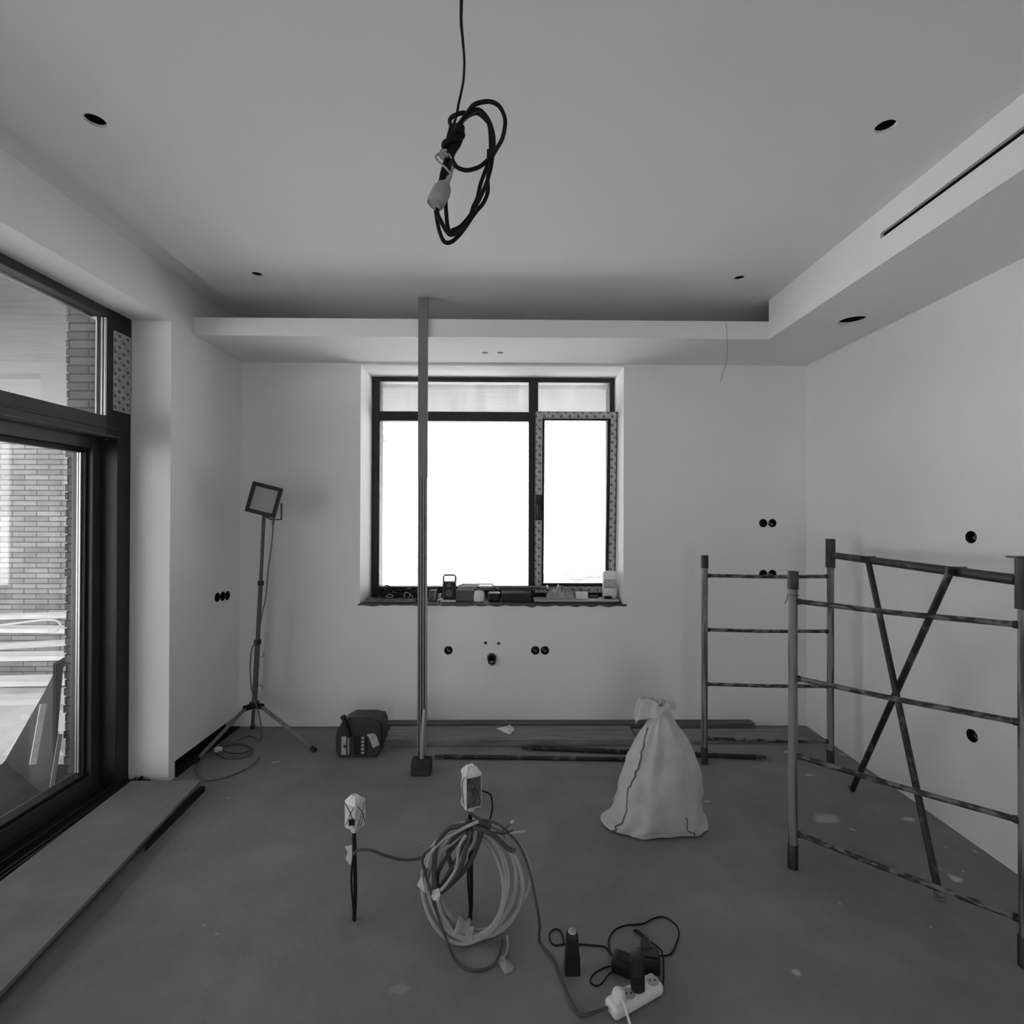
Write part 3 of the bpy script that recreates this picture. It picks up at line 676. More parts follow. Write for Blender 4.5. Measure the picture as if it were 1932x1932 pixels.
hx_, hy_ = mb_.x, mb_.y + .045
MB().box((hx_ - .058, hy_ - .04, .001), (hx_ + .058, hy_ + .04, .088), .012, seg=3).build('head', mat('dusty_rubber', 0.04, .85, .35, 14), t, True)
MB().tube([(hx_ + .002, hy_, .087), (hx_ + .006, hy_ + .01, .2), (hx_ + .014, hy_ + .03, .36)], lambda s: .013 + .002 * math.sin(s * 3), 14).build('handle', M['alup'], t, True)

# ------------------------------------------------------------------ plastic case
cb = aZ(677, 1431, 0); cy = cb.y
a = aY(632, 1400, cy).x; b = aY(722, 1400, cy).x; h_ = .25
t = thing('plastic_case', 'dark grey moulded plastic case with labels on the floor by the wall', 'case', ((a + b) / 2, cy + .07, 0))
prof = [(a + .02, .0015), (b - .045, .0015), (b - .028, .02), (b - .018, .05), (b - .001, .085), (b, .20), (b - .015, .235), (b - .07, .247), (a + .09, .247), (a + .035, .215), (a + .008, .165), (a, .12), (a + .004, .03)]
m = MB(); m.prism([(x, cy, z) for x, z in prof], (0, .15, 0))
bmesh.ops.bevel(m.bm, geom=[e for e in m.bm.edges if abs(e.verts[0].co.y - e.verts[1].co.y) < 1e-5], offset=.012, segments=3, affect='EDGES')
m.build('body', M['greyp'], t, True)
def lab(x0, z0, x1, z1, mt, nm, y=.0015):
    return MB().box((x0, cy - y, z0), (x1, cy + .002, z1)).build(nm, M[mt], t)
W_ = b - a
def fx(u): return a + W_ * u
l1 = lab(fx(.135), .022, fx(.235), .135, 'tapeband', 'label')
MB().lathe([(.010, .0), (.010, .0008)], (fx(.21), cy - .0015, .075), (0, -1, 0), 14).build('printed_mark', M['greyp'], l1)
lab(fx(.27), .025, fx(.295), .125, 'tapeband', 'label')
pn = lab(fx(.39), .02, fx(.675), .135, 'black', 'panel')
for k in range(5):
    z = .028 + k * .0225; MB().box((fx(.55), cy - .0024, z), (fx(.615), cy - .0014, z + .015)).box((fx(.57), cy - .0028, z + .004), (fx(.595), cy - .0023, z + .011)).build('symbol', M['tapeband'], pn)
MB().prism([(fx(.66), cy - .003, .148), (fx(.82), cy - .003, .156), (fx(.87), cy - .003, .14), (fx(.935), cy - .003, .085), (fx(.80), cy - .003, .064), (fx(.71), cy - .003, .13)], (0, .002, 0)).build('paper_slip', M['tapeband'], t)
MB().tube([(fx(.18), cy - .005, .253), (fx(.24), cy - .012, .205), (fx(.31), cy - .012, .14)], .0125, 12, smooth=False).build('strap', M['blackp'], t, True)
MB().lathe([(.016, -.012), (.016, .014)], (fx(.18), cy - .005, .253), (.4, 0, -.9), 14).build('buckle', M['blackp'], t, True)

# ------------------------------------------------------------------ work light on tripod
hub = Vector((aY(480, 1330, 3.38).x, 3.38, aY(480, 1330, 3.38).z))
t = thing('work_light', 'square floodlight on a tall grey telescopic tripod in the left corner', 'work light', (hub.x, hub.y, 0))
hp = aY(498, 972, 3.38); j1 = aY(492, 1100, 3.38); j2 = aY(486, 1211, 3.38)
feet = [aZ(594, 1415, .012), Vector((-1.862, 3.10, .012)), Vector((hub.x - .12, 3.60, .012))]
m = MB().tube([hub, j2], .0165, 16, smooth=False).build('lower_pole', M['pole'], t, True)
MB().tube([j2, j1], .0135, 16, smooth=False).build('middle_pole', M['pole'], t, True)
MB().tube([j1, hp], .011, 16, smooth=False).build('upper_pole', M['pole'], t, True)
for j, r in ((j1, .019), (j2, .022)): MB().tube([j - Vector((0, 0, .014)), j + Vector((0, 0, .014))], r, 16, smooth=False).build('collar', M['blackp'], t, True)
hb_ = MB().tube([hub - Vector((0, 0, .015)), hub + Vector((0, 0, .02))], .03, 16, smooth=False)
for f in feet:
    d = (f - hub); d.z = 0; d = d.normalized(); hb_.box(hub + Vector((-.008, .012, -.022)), hub + Vector((.008, .075, .014)), .004, Matrix.Rotation(math.atan2(-d.x, d.y), 3, 'Z'), hub)
hb_.build('hub', M['blackp'], t)
for f in feet:
    d = (f - hub); d.z = 0; d = d.normalized(); lg = MB().tube([hub + d * .06 - Vector((0, 0, .005)), f], .0115, 12, smooth=False).build('leg', M['legm'], t, True)
    dl = (f - hub).normalized(); MB().tube([f - dl * .03, f + dl * .006], .0145, 12, smooth=False).build('rubber_foot', M['blackp'], lg, True)
# hooks on the pole
for (p, q, r_) in (((489, 1240), (496, 1239), (498, 1229)), ((487, 1293), (495, 1293), (495, 1300))):
    MB().tube([aY(*p, 3.38), aY(*q, 3.37), aY(*r_, 3.37)], .0025, 8, smooth=False).build('hook', M['pole'], t)
# lamp head, rolled 14 degrees
hc = aY(499, 943, 3.34); RH = Matrix.Rotation(math.radians(14.5), 3, 'Y')
RZ = Matrix.Rotation(math.radians(8), 3, 'Z')
Rm = RZ @ RH
def hbx(m, a, b, bev=.004): m.box(hc + Vector(a), hc + Vector(b), bev, Rm, hc)
m = MB(); hbx(m, (-.088, -.004, -.096), (.088, .030, .096), .008)
head = m.build('lamp_housing', M['greyp'], t)
m = MB()
for a_, b_ in (((-.094, -.02, -.10), (-.072, .0, .10)), ((.072, -.02, -.10), (.094, .0, .10)), ((-.072, -.02, .076), (.072, .0, .10)), ((-.072, -.02, -.10), (.072, .0, -.076))): hbx(m, a_, b_, .003)
m.build('bezel', M['blackp'], head)
m = MB(); hbx(m, (-.073, -.009, -.077), (.073, -.004, .077), 0); m.build('lens', M['lens'], head)
m = MB()
for k in range(7): hbx(m, (-.07 + k * .022, .03, -.08), (-.064 + k * .022, .05, .08), 0)
m.build('cooling_fins', M['greyp'], head)
m = MB().tube([aY(531, 950, 3.36), aY(531, 980, 3.37), aY(512, 980, 3.38), aY(500, 974, 3.38)], .006, 6, smooth=False).build('bracket', M['greyp'], t)
MB().tube([aY(516, 978, 3.36), aY(515, 990, 3.36)], .008, 10, smooth=False).build('cable_gland', M['wcable'], t)
cpts = [aY(515.5, 985, 3.36), aY(512, 1030, 3.35), aY(506, 1075, 3.35), aY(503, 1110, 3.35), aY(500, 1135, 3.352), aY(494, 1160, 3.353), aY(488, 1195, 3.352), aY(481, 1215, 3.355), aY(475, 1225, 3.36), aY(472, 1260, 3.36), aY(474, 1295, 3.36), aY(478, 1312, 3.35), aY(485, 1335, 3.34), aY(490, 1355, 3.33), aZ(492, 1395, .01), aZ(470, 1388, .008), aZ(445, 1400, .006)]
for k in range(3):
    cx_, cyy = 446 - k * 2, 1412 + k * 2
    for q in range(8):
        an = -.3 + q * 2 * PI / 8; cpts.append(aZ(cx_ + (27 + 4 * k) * math.cos(an), cyy + (9 + 3 * k) * math.sin(an), .006 + .008 * (k % 2)))
cpts += [aZ(424, 1400, .02), aZ(406, 1414, .02), aZ(374, 1440, .006), aZ(372, 1458, .006), aZ(388, 1472, .006), aZ(430, 1465, .006), aZ(470, 1447, .006), aZ(490, 1428, .006)]
wc = MB().tube(cpts, .0042, 8).build('cable', M['wcable'], t, True)
pc = aZ(412, 1414, .02); MB().box(pc + Vector((-.02, -.014, -.014)), pc + Vector((.02, .014, .014)), .005).build('plug', M['white'], t)

# ------------------------------------------------------------------ white sack
random.seed(2)
bc = aZ(1236, 1583, 0); by = bc.y + .12
def bw_(y, x0, x1, Y): return aY(x0, y, Y), aY(x1, y, Y)
lev = [(1592, 1152, 1318, .02, .11), (1574, 1141, 1329, .03, .125), (1560, 1147, 1325, .0, .132), (1535, 1159, 1321, .0, .14), (1510, 1168, 1321, .0, .14), (1485, 1174, 1321, .0, .135), (1460, 1181, 1319, .0, .125), (1435, 1186, 1312, 0, .11), (1410, 1197, 1303, 0, .095), (1388, 1209, 1292, 0, .075), (1370, 1219, 1279, 0, .055), (1356, 1228, 1269, 0, .038), (1345, 1233, 1262, 0, .028), (1336, 1236, 1258, 0, .024)]
rows = []; NB = 96
for i, (y, x0, x1, ex, dep) in enumerate(lev):
    pa = aY(x0, y, by); pb = aY(x1, y, by); cx_ = (pa.x + pb.x) / 2; hw_ = (pb.x - pa.x) / 2; z = pa.z if i else .004
    f = i / (len(lev) - 1); row = []
    if i == 0: z = .002
    if i == 1: z = .010
    if i == 2: z = .030
    for k in range(NB):
        th_ = 2 * PI * k / NB; c, s_ = math.cos(th_), math.sin(th_)
        pw = .85 if i > 3 else .75
        xx = math.copysign(abs(c) ** pw, c) * hw_; yy = math.copysign(abs(s_) ** pw, s_) * dep
        pl = 1 + .13 * f * f * math.sin(th_ * 9 + 1.3 * math.sin(3 * th_)) + .09 * noise.noise(Vector((c * 2.2, s_ * 2.2, z * 7))) * (1.2 - f) + .05 * noise.noise(Vector((c * 5, s_ * 5, z * 17))) * (1.1 - f)
        row.append((cx_ + xx * (pl if i > 1 else 1 + .3 * (pl - 1)), by + yy * pl, z + (.012 * noise.noise(Vector((c * 3, s_ * 3, i * .7))) if 1 < i < 13 else 0)))
    rows.append(row)
fine = []
for i in range(len(rows) - 1):
    r0, r1, r2, r3 = rows[max(i - 1, 0)], rows[i], rows[i + 1], rows[min(i + 2, len(rows) - 1)]
    for j in range(4):
        u = j / 4; rw_ = []
        for k in range(NB):
            p0, p1, p2, p3 = (Vector(q[k]) for q in (r0, r1, r2, r3))
            p = 0.5 * ((2 * p1) + (p2 - p0) * u + (2 * p0 - 5 * p1 + 4 * p2 - p3) * u * u + (-p0 + 3 * p1 - 3 * p2 + p3) * u ** 3)
            if i >= 1:
                d = Vector((p.x - (rows[-1][0][0] + rows[-1][NB // 2][0]) / 2, p.y - by, 0))
                wgt = max(.12, 1 - i / 9)
                nz_ = .0085 * noise.noise(Vector((p.x * 13, p.y * 13, p.z * 17))) + .0075 * (1 - 2 * abs(noise.noise(Vector((p.x * 8 + 3, p.y * 8, p.z * 11 + p.x * 6)))))
                p = p + d.normalized() * nz_ * wgt * 1.5
            p.z = max(p.z, .002); rw_.append(tuple(p))
        fine.append(rw_)
fine.append(rows[-1]); rows = fine
top_c = (aY(1234, 1336, by).x + aY(1258, 1336, by).x) / 2; zt_b = rows[-1][0][2]
# gathered mouth folding over to the left
nk = aY(1247, 1336, by)
fl = [(.030, .012, .003), (.055, .022, -.008), (.085, .034, -.012), (.104, .024, -.012), (.112, -.002, -.01)]
for j, (ra, dz, _) in enumerate(fl):
    row = []
    for k in range(NB):
        th_ = 2 * PI * k / NB; c, s_ = math.cos(th_), math.sin(th_)
        left = max(0, -c); right = max(0, c)
        rx = ra * (1.15 if c < 0 else .62); ry = ra * .42
        ruf = 1 + .10 * math.sin(th_ * 7 + j * .4)
        z_ = nk.z + dz * (1.35 if left > .2 else .85) + .008 * math.sin(th_ * 5 + 1) - (.015 * j * left if j > 2 else 0)
        row.append((nk.x + c * rx * ruf, by + s_ * ry * ruf, z_))
    rows.append(row)
t = thing('sack', 'full white woven sack with gathered top standing on the floor', 'sack', (nk.x, by, 0))
m = MB(); V = m.grid(rows, wrap=True); m.bm.faces.new(V[0][::-1])
o = m.build('sack_body', M['bag'], t, True)
def seam(ks, r=.0032):
    pts = []
    for i, k in ks:
        p = Vector(rows[i][k % NB]); c = Vector((nk.x, by, p.z)); pts.append(p + (p - c).normalized() * .001)
    MB().tube(pts, r, 6).build('seam', M['seam'], t, True)
def kfor(i, px):   # front-side vertex of ring i that sits at pixel column px
    best = min(range(NB // 2, NB), key=lambda k: abs((CX + F * (Vector(rows[i][k]) - EYE).dot(rt) / (Vector(rows[i][k]) - EYE).dot(fwd)) - px))
    return best
def seam_px(tab, r):
    pts = []; I = [t_[0] for t_ in tab]
    for i in range(I[0] * 4, I[-1] * 4 - 1, -1):
        f = i / 4
        for (i0, x0_), (i1, x1_) in zip(tab, tab[1:]):
            if i1 <= f <= i0: px = x1_ + (x0_ - x1_) * (f - i1) / (i0 - i1); break
        pts.append((i, kfor(i, px)))
    seam(pts, r)
seam_px([(10, 1223), (9, 1217), (8, 1211), (7, 1203), (6, 1193), (5, 1184), (4, 1183), (3, 1174), (2, 1165), (1, 1157), (0, 1154)], .0042)
seam_px([(4, 1294), (3, 1300), (2, 1307), (1, 1312), (0, 1313)], .003)

# ------------------------------------------------------------------ taped conduit stubs rising from the floor
def stub(px, pyb, box_px, lb, turn, mat_front):
    base = aZ(px, pyb, 0); Y = base.y
    t = thing('conduit_stub', lb, 'conduit stub', (base.x, Y, 0), 'taped conduit stubs in the floor')
    x0, y0, x1, y1 = box_px; a = aY(x0, y0, Y); b = aY(x1, y1, Y); c = (a + b) / 2; h = (a.z - b.z) / 2; w2 = (b.x - a.x) / 2
    R = Matrix.Rotation(turn, 3, 'Z')
    kx = w2 / (abs(math.cos(turn)) + abs(math.sin(turn)) * .85)
    MB().tube([(base.x, Y, .0), (base.x + .004, Y, .12), (base.x - .003, Y, c.z - h * .4)], .0075, 10).build('conduit', M['blackp'], t, True)
    MB().tube([(base.x + .004, Y - .008, .0), (base.x - .008, Y - .010, .15), (base.x - .002, Y - .006, .24)], .004, 8).build('thin_wire', M['blackp'], t, True)
    m = MB(); m.box(c - Vector((kx, kx * .85, h)), c + Vector((kx, kx * .85, h * .72)), .007, R, c)
    # pinched roof of wrapped film
    tm = bmesh.new(); q = [(-kx, -kx * .85), (kx, -kx * .85), (kx, kx * .85), (-kx, kx * .85)]
    bo = [tm.verts.new(R @ Vector((x * .95, y * .95, h * .70)) + c) for x, y in q]; tpv = [tm.verts.new(R @ Vector((x * .35 - .004, y * .3, h)) + c) for x, y in q]
    tm.faces.new(tpv)
    for i in range(4): tm.faces.new((bo[i], bo[(i + 1) % 4], tpv[(i + 1) % 4], tpv[i]))
    m.add(tm)
    # tail of tape under the box
    m.box(c + Vector((-.012, -.012, -h - .018)), c + Vector((.010, .012, -h)), .004, R, c)
    bx = m.build('wrapped_box', M['film'], t)
    pts_face = []
    if mat_front:   # see-through side showing the dark box
        m = MB(); m.box(c + Vector((-kx * .82, -kx * .85 - .0012, -h * .88)), c + Vector((kx * .82, -kx * .85 + .001, h * .55)), .0, R, c); m.build('see_through_side', M['filmd'], bx)
    cr = MB()
    for (u0, v0, u1, v1) in ((-.7, -.8, .2, .1), (.2, .1, .8, -.7), (-.8, .6, .2, .1), (.2, .1, .75, .6), (-.1, -.8, .5, -.1)):
        cr.tube([R @ Vector((u0 * kx, -kx * .85 - .0015, v0 * h)) + c, R @ Vector((u1 * kx, -kx * .85 - .0015, v1 * h)) + c], .0011, 5, smooth=False)
        cr.tube([R @ Vector((kx + .0012, u0 * kx * .8, v0 * h)) + c, R @ Vector((kx + .0012, u1 * kx * .8, v1 * h)) + c], .0011, 5, smooth=False)
        cr.tube([R @ Vector((-kx - .0012, u0 * kx * .8, v0 * h)) + c, R @ Vector((-kx - .0012, u1 * kx * .8, v1 * h)) + c], .0011, 5, smooth=False)
    cr.build('creases', M['greyp'], bx)
    return t, base, c, h
s1, base1, c1, h1 = stub(668, 1735, (650, 1500, 690, 1560), 'shorter conduit stub with a boxy tape-wrapped end, left of the cable coil', -.55, False)
MB().box(c1 + Vector((-.012, -.043, -.03)), c1 + Vector((.010, -.036, -.008)), .003).build('torn_hole', M['black'], s1)
tpz = aY(658, 1608, base1.y)
MB().prism([aY(651, 1597, base1.y), aY(664, 1594, base1.y), aY(665, 1630, base1.y), aY(660, 1630, base1.y), aY(652, 1618, base1.y), aY(657, 1606, base1.y)], (.0, -.004, 0)).build('paper_flag', M['paper'], s1)
s2_, base2, c2, h2 = stub(887, 1732, (868, 1443, 910, 1520), 'taller conduit stub with shiny taped box above the cable coil', .42, True)
MB().tube([aY(909, 1492, base2.y), aY(925, 1499, base2.y), aY(929, 1520, base2.y), aY(926, 1540, base2.y), aY(920, 1555, base2.y - .02)], .003, 8).build('loop_wire', M['blkcable'], s2_, True)
# link cable between the stubs
Y1 = base1.y
link = MB().tube([aY(667, 1612, Y1 - .008), aY(676, 1604, Y1 - .01), aY(700, 1604, Y1 - .02), aY(730, 1615, Y1 - .02), aY(762, 1622, Y1), aY(795, 1618, Y1), aY(822, 1597, Y1 + .0), aY(850, 1570, Y1), aY(884, 1550, Y1 - .01)], .0052, 10)
tag(link.build('link_cable', M['coild'], None, True), 'dark cable sagging between the two taped conduit stubs', 'cable')

# ------------------------------------------------------------------ coil of grey cable around the taller stub
random.seed(4)
t = thing('cable_coil', 'big loose coil of grey cable hung on the taller conduit stub', 'cable coil', (base2.x, base2.y - .06, 0))
bz = aZ(900, 1783, 0); yb_, yt_ = bz.y + .02, base2.y - .012
def coil_pt(an, kx, kz, ox, oz, oy=0):
    # ring standing on the floor, leaning back to the stub
    cz = .178; zz = cz + oz + kz * math.sin(an); zz = max(.008, zz)
    f = zz / .36; yy = yb_ + (yt_ - yb_) * f + oy
    return Vector((ox + kx * math.cos(an), yy, zz))
cxm = aY(892, 1660, 1.84).x
for li, (N, kx0, kx1, ox, oz0, off, r) in enumerate([(3, .150, .165, .008, 0, 0, .0075), (3, .128, .150, -.022, .004, -.018, .0072), (2, .168, .178, .010, .0, .02, .0066)]):
    pts = []
    for q in range(N * 12 + 1):
        an = q * 2 * PI / 12 + PI / 2; u = q / (N * 12)
        k = kx0 + (kx1 - kx0) * u + .006 * math.sin(q * .9 + li)
        pts.append(coil_pt(an, k, .160 + .010 * math.sin(q * .35 + li * 2), cxm + ox + .018 * math.sin(q * .26 + li), oz0, off + .018 * math.sin(q * .52 + li)))
    MB().tube(pts, r, 10).build('loops', M['coil'], t, True)
# tape band at the bottom
pts = [coil_pt(-PI / 2 - .35, .148, .158, cxm + .004, .004, -.004), coil_pt(-PI / 2 - .16, .148, .158, cxm + .004, .004, -.004), coil_pt(-PI / 2 + .0, .148, .158, cxm + .004, .004, -.004)]
MB().tube([p + Vector((-.012, 0, .014)) for p in pts], lambda s: .027 + .004 * math.sin(s * 9), 14).build('tape_band', M['tapeband'], t, True)
MB().prism([aY(880, 1750, 1.76), aY(894, 1747, 1.76), aY(892, 1765, 1.755), aY(889, 1779, 1.75), aY(878, 1775, 1.755)], (0, -.003, 0)).build('tape_end', M['tapeband'], t)
# slack ends gathered on the left
YT = base2.y - .05
tails = [[(896, 1552), (870, 1578), (835, 1605), (802, 1632)], [(896, 1556), (875, 1590), (862, 1620), (845, 1650), (829, 1678)], [(911, 1562), (902, 1592), (886, 1628), (862, 1658), (832, 1684)],
         [(880, 1575), (866, 1598), (862, 1634), (848, 1660), (832, 1680)], [(900, 1548), (883, 1572), (860, 1592), (838, 1625), (826, 1650), (826, 1678)], [(886, 1560), (850, 1562), (826, 1590), (818, 1640), (822, 1672)],
         [(903, 1550), (868, 1566), (832, 1588), (812, 1612), (806, 1636)], [(890, 1566), (880, 1600), (868, 1640), (846, 1668), (834, 1682)], [(878, 1562), (852, 1586), (846, 1612), (852, 1640), (840, 1668), (832, 1680)], [(899, 1562), (893, 1590), (873, 1622), (858, 1636)],
         [(870, 1556), (840, 1568), (822, 1600), (820, 1650), (826, 1690)], [(893, 1560), (930, 1575), (958, 1600), (972, 1606)]]
for i, tl in enumerate(tails):
    MB().tube([aY(x, y, YT - .012 * (i % 4) - .02 * j / len(tl)) for j, (x, y) in enumerate(tl)], .0062 + .0012 * (i % 3), 8).build('slack_end', M['coild'] if i % 3 else M['coil'], t, True)
MB().tube([aY(820, 1597, YT), aY(800, 1612, YT), aY(797, 1626, YT - .02), aY(802, 1648, YT - .03), aY(812, 1680, YT - .05), aY(818, 1706, YT - .06), aY(832, 1745, 1.77), aY(846, 1782, 1.74), aZ(860, 1812, .006), aZ(885, 1829, .006), aZ(912, 1829, .006), aZ(934, 1817, .006), aZ(944, 1795, .02), aY(948, 1775, 1.80)], .0045, 8).build('loose_loop', M['coild'], t, True)
MB().tube([aZ(950, 1808, .01), aY(958, 1790, 1.77), aY(957, 1765, 1.80)], .004, 8).build('slack_end', M['coil'], t, True)
MB().prism([aY(825, 1677, 1.74), aY(828, 1675, 1.73), aY(831, 1687, 1.73), aY(828, 1697, 1.73), aY(818, 1697, 1.73), aY(814, 1690, 1.73), aY(817, 1679, 1.73)], (0, -.008, .002)).build('tape_end', M['paper'], t)
MB().prism([aY(796, 1652, 1.78), aY(800, 1668, 1.78), aY(803, 1684, 1.78), aY(787, 1669, 1.78)], (0, -.004, 0)).build('tape_end', M['paper'], t)
# tape wrap at top and stray ends
MB().tube([aY(878, 1556, YT), aY(900, 1556, YT), aY(925, 1562, YT)], lambda s: .017 + .003 * math.sin(s * 14), 10).build('top_wrap', M['coild'], t, True)
MB().tube([aY(925, 1568, YT), aY(950, 1573, YT), aY(968, 1566, YT - .01)], .0028, 8).build('stray_wire', M['coild'], t, True)
MB().tube([aY(948, 1568, YT), aY(968, 1550, YT - .01)], .002, 8).build('stray_wire', M['coild'], t, True)
MB().tube([aY(964, 1553, YT - .01), aY(969, 1549, YT - .01)], .006, 8, smooth=False).build('cable_cap', M['alu'], t, True)
MB().tube([aY(962, 1572, YT - .01), aY(991, 1568, YT - .03)], .006, 8, smooth=False, flat=.4).build('cable_tie', M['coil'], t, True)
# clear offcut at the coil's foot
scrap('plastic_scrap', [aZ(938, 1812, .003), aZ(948, 1802, .003), aZ(970, 1822, .003), aZ(966, 1833, .003), aZ(952, 1838, .003)], 'crumpled translucent plastic scrap on the floor below the coil', 'tapeband', .008)
# ------------------------------------------------------------------ cable to the power strip
sa, sb_ = aZ(1150, 1899, .03), aZ(1233, 1853, .03)
mc = [aY(886, 1533, base2.y - .01), aY(905, 1545, base2.y - .03), aY(940, 1555, base2.y - .04), aY(968, 1580, base2.y - .05), aY(985, 1605, base2.y - .06), aY(998, 1640, 1.84), aY(1007, 1680, 1.82), aY(1014, 1715, 1.81), aY(1018, 1745, 1.79), aZ(1018, 1775, .005), aZ(1030, 1793, .005), aZ(1046, 1815, .005), aZ(1060, 1850, .005), aZ(1075, 1885, .005), aZ(1092, 1913, .005), aZ(1108, 1914, .01), aZ(1135, 1905, .018), sa.lerp(sb_, -.05)]
t = thing('power_strip', 'white power strip with round-cornered body and trailing cable on the floor', 'power strip', (sa.x, sa.y, 0))
dS = (sb_ - sa); dS.z = 0; LS = dS.length; dS = dS.normalized(); nS = Vector((-dS.y, dS.x, 0)); ang = math.atan2(dS.y, dS.x)
m = MB(); m.box((0, -.029, 0), (LS + .02, .029, .036), .013, seg=4)
def place(m, z=0.002):
    bmesh.ops.rotate(m.bm, cent=(0, 0, 0), matrix=Matrix.Rotation(ang, 3, 'Z'), verts=m.bm.verts); bmesh.ops.translate(m.bm, vec=(sa.x, sa.y, z), verts=m.bm.verts); return m
place(m).build('housing', M['white'], t, True)
for k in (1, 3):
    u = .03 + k * (LS - .03) / 3.0 - .005
    soq = place(MB().lathe([(.020, .0355), (.020, .0365), (.018, .0368)], (u, 0, 0), (0, 0, 1), 24)).build('socket', M['coil'], t)
    place(MB().lathe([(.003, .0368), (.003, .0375)], (u - .007, .003, 0), (0, 0, 1), 10).lathe([(.003, .0368), (.003, .0375)], (u + .007, -.003, 0), (0, 0, 1), 10)).build('pin_hole', M['black'], soq)
MB().tube(mc, .0048, 8).build('cable', M['coild'], t, True)
def onstrip(u, v=0, z=0.0): return Vector((sa.x, sa.y, .039 + z)) + dS * u + nS * v
p0 = onstrip(.035)
t = thing('white_plug', 'white round plug with white cord in the left end of the power strip', 'plug', p0)
MB().lathe([(.021, .0), (.021, .012), (.017, .022), (.010, .026)], p0, (0, 0, 1), 24).build('body', M['white'], t, True)
MB().tube([p0 + Vector((0, -.012, .016)), p0 + Vector((.01, -.035, .012)), Vector((p0.x + .025, p0.y - .07, .008)), Vector((p0.x + .05, p0.y - .15, .005))], .0038, 8).build('cord', M['white'], t, True)
p1 = onstrip(.108)
t = thing('charger', 'tall black charger plugged upright into the power strip', 'charger', p1)
MB().box(p1 + Vector((-.021, -.018, .001)), p1 + Vector((.021, .020, .098)), .006, Matrix.Rotation(-.12, 3, 'Z')).build('body', M['blackp'], t, True)
MB().lathe([(.020, .0005), (.020, .02), (.016, .03)], p1, (0, 0, 1), 20).build('plug_base', M['softblack'], t, True)
MB().box(p1 + Vector((-.016, -.0205, .05)), p1 + Vector((.012, -.0175, .09)), .001, Matrix.Rotation(-.12, 3, 'Z'), p1).build('rating_plate', M['greyp'], t)
# chargers behind
q = aZ(1180, 1836, 0)
t = thing('charger', 'flat black charger lying beside the power strip', 'charger', (q.x, q.y, 0))
MB().box(q + Vector((-.04, -.02, .001)), q + Vector((.035, .035, .045)), .007, Matrix.Rotation(-.45, 3, 'Z')).build('body', M['blackp'], t, True)
MB().box(q + Vector((-.03, -.012, .0455)), q + Vector((.025, .027, .048)), .002, Matrix.Rotation(-.45, 3, 'Z'), q).build('lid', M['softblack'], t)
q = aZ(1232, 1842, 0)
t = thing('charger', 'black battery charger cradle behind the power strip', 'charger', (q.x, q.y, 0))
MB().box(q + Vector((-.045, .0, .001)), q + Vector((.028, .05, .055)), .006, Matrix.Rotation(-.15, 3, 'Z')).build('body', M['blackp'], t, True)
MB().box(q + Vector((-.03, .005, .056)), q + Vector((.018, .042, .063)), .003, Matrix.Rotation(-.15, 3, 'Z'), q).build('contact_plate', M['greyp'], t)
MB().lathe([(.017, .056), (.016, .075), (.010, .085)], q + Vector((-.012, .045, 0)), (0, 0, 1), 18).build('plug', M['greyp'], t, True)
MB().tube([aZ(1237, 1802, .03), aZ(1255, 1803, .006), aZ(1268, 1797, .004), aZ(1276, 1780, .004), aZ(1281, 1762, .004), aZ(1275, 1745, .004), aZ(1255, 1731, .004), aZ(1235, 1732, .004), aZ(1212, 1743, .004), aZ(1180, 1746, .004), aZ(1160, 1755, .004), aZ(1149, 1772, .004), aZ(1150, 1792, .004), aZ(1158, 1806, .01)], .0026, 8).build('cord', M['blkcable'], t, True)
MB().tube([aZ(1228, 1790, .05), aZ(1224, 1776, .02), aZ(1213, 1763, .004), aZ(1200, 1755, .004), aZ(1196, 1757, .004), aZ(1208, 1764, .005), aZ(1225, 1776, .005), aZ(1245, 1790, .005), aZ(1251, 1805, .005), aZ(1252, 1845, .005), aZ(1250, 1860, .005)], .0024, 8).build('cord', M['blkcable'], t, True)
q = aZ(1081, 1842, 0); q.y += .02
t = thing('power_adapter', 'black tapered power adapter standing on end with a metal pin on top', 'adapter', (q.x, q.y, 0))
m = MB(); tm = bmesh.new()
secs = [(.026, .022, .001), (.026, .022, .005), (.0245, .021, .055), (.022, .018, .056), (.0195, .016, .105), (.018, .015, .122), (.012, .010, .128)]
rws = []
for (hx2, hy2, z) in secs: rws.append([(q.x + math.copysign(abs(math.cos(a_)) ** .35, math.cos(a_)) * hx2, q.y + math.copysign(abs(math.sin(a_)) ** .35, math.sin(a_)) * hy2, z) for a_ in [2 * PI * (k + .5) / 28 for k in range(28)]])
V = m.grid(rws, wrap=True); m.bm.faces.new(V[0][::-1]); m.bm.faces.new(V[-1]); m.build('body', M['blackp'], t, True)
MB().lathe([(.014, .1285), (.012, .133), (.004, .134)], (q.x, q.y, 0), (0, 0, 1), 18).build('collar', M['coil'], t, True)
MB().tube([(q.x + .003, q.y, .133), (q.x + .005, q.y, .155)], .0028, 8, smooth=False).build('pin', M['alup'], t)
tag(MB().tube([aZ(1159, 1808, .03), aZ(1150, 1797, .006), aZ(1142, 1787, .004), aZ(1125, 1784, .004), aZ(1098, 1782, .004), aZ(1070, 1781, .004), aZ(1046, 1783, .004), aZ(1037, 1772, .004), aZ(1038, 1760, .004), aZ(1048, 1753, .004), aZ(1058, 1757, .004), aZ(1062, 1768, .004), aZ(1064, 1780, .006)], .0026, 8).build('thin_cord', M['blkcable'], None, True), 'thin black cord looping on the floor behind the standing adapter', 'cord')
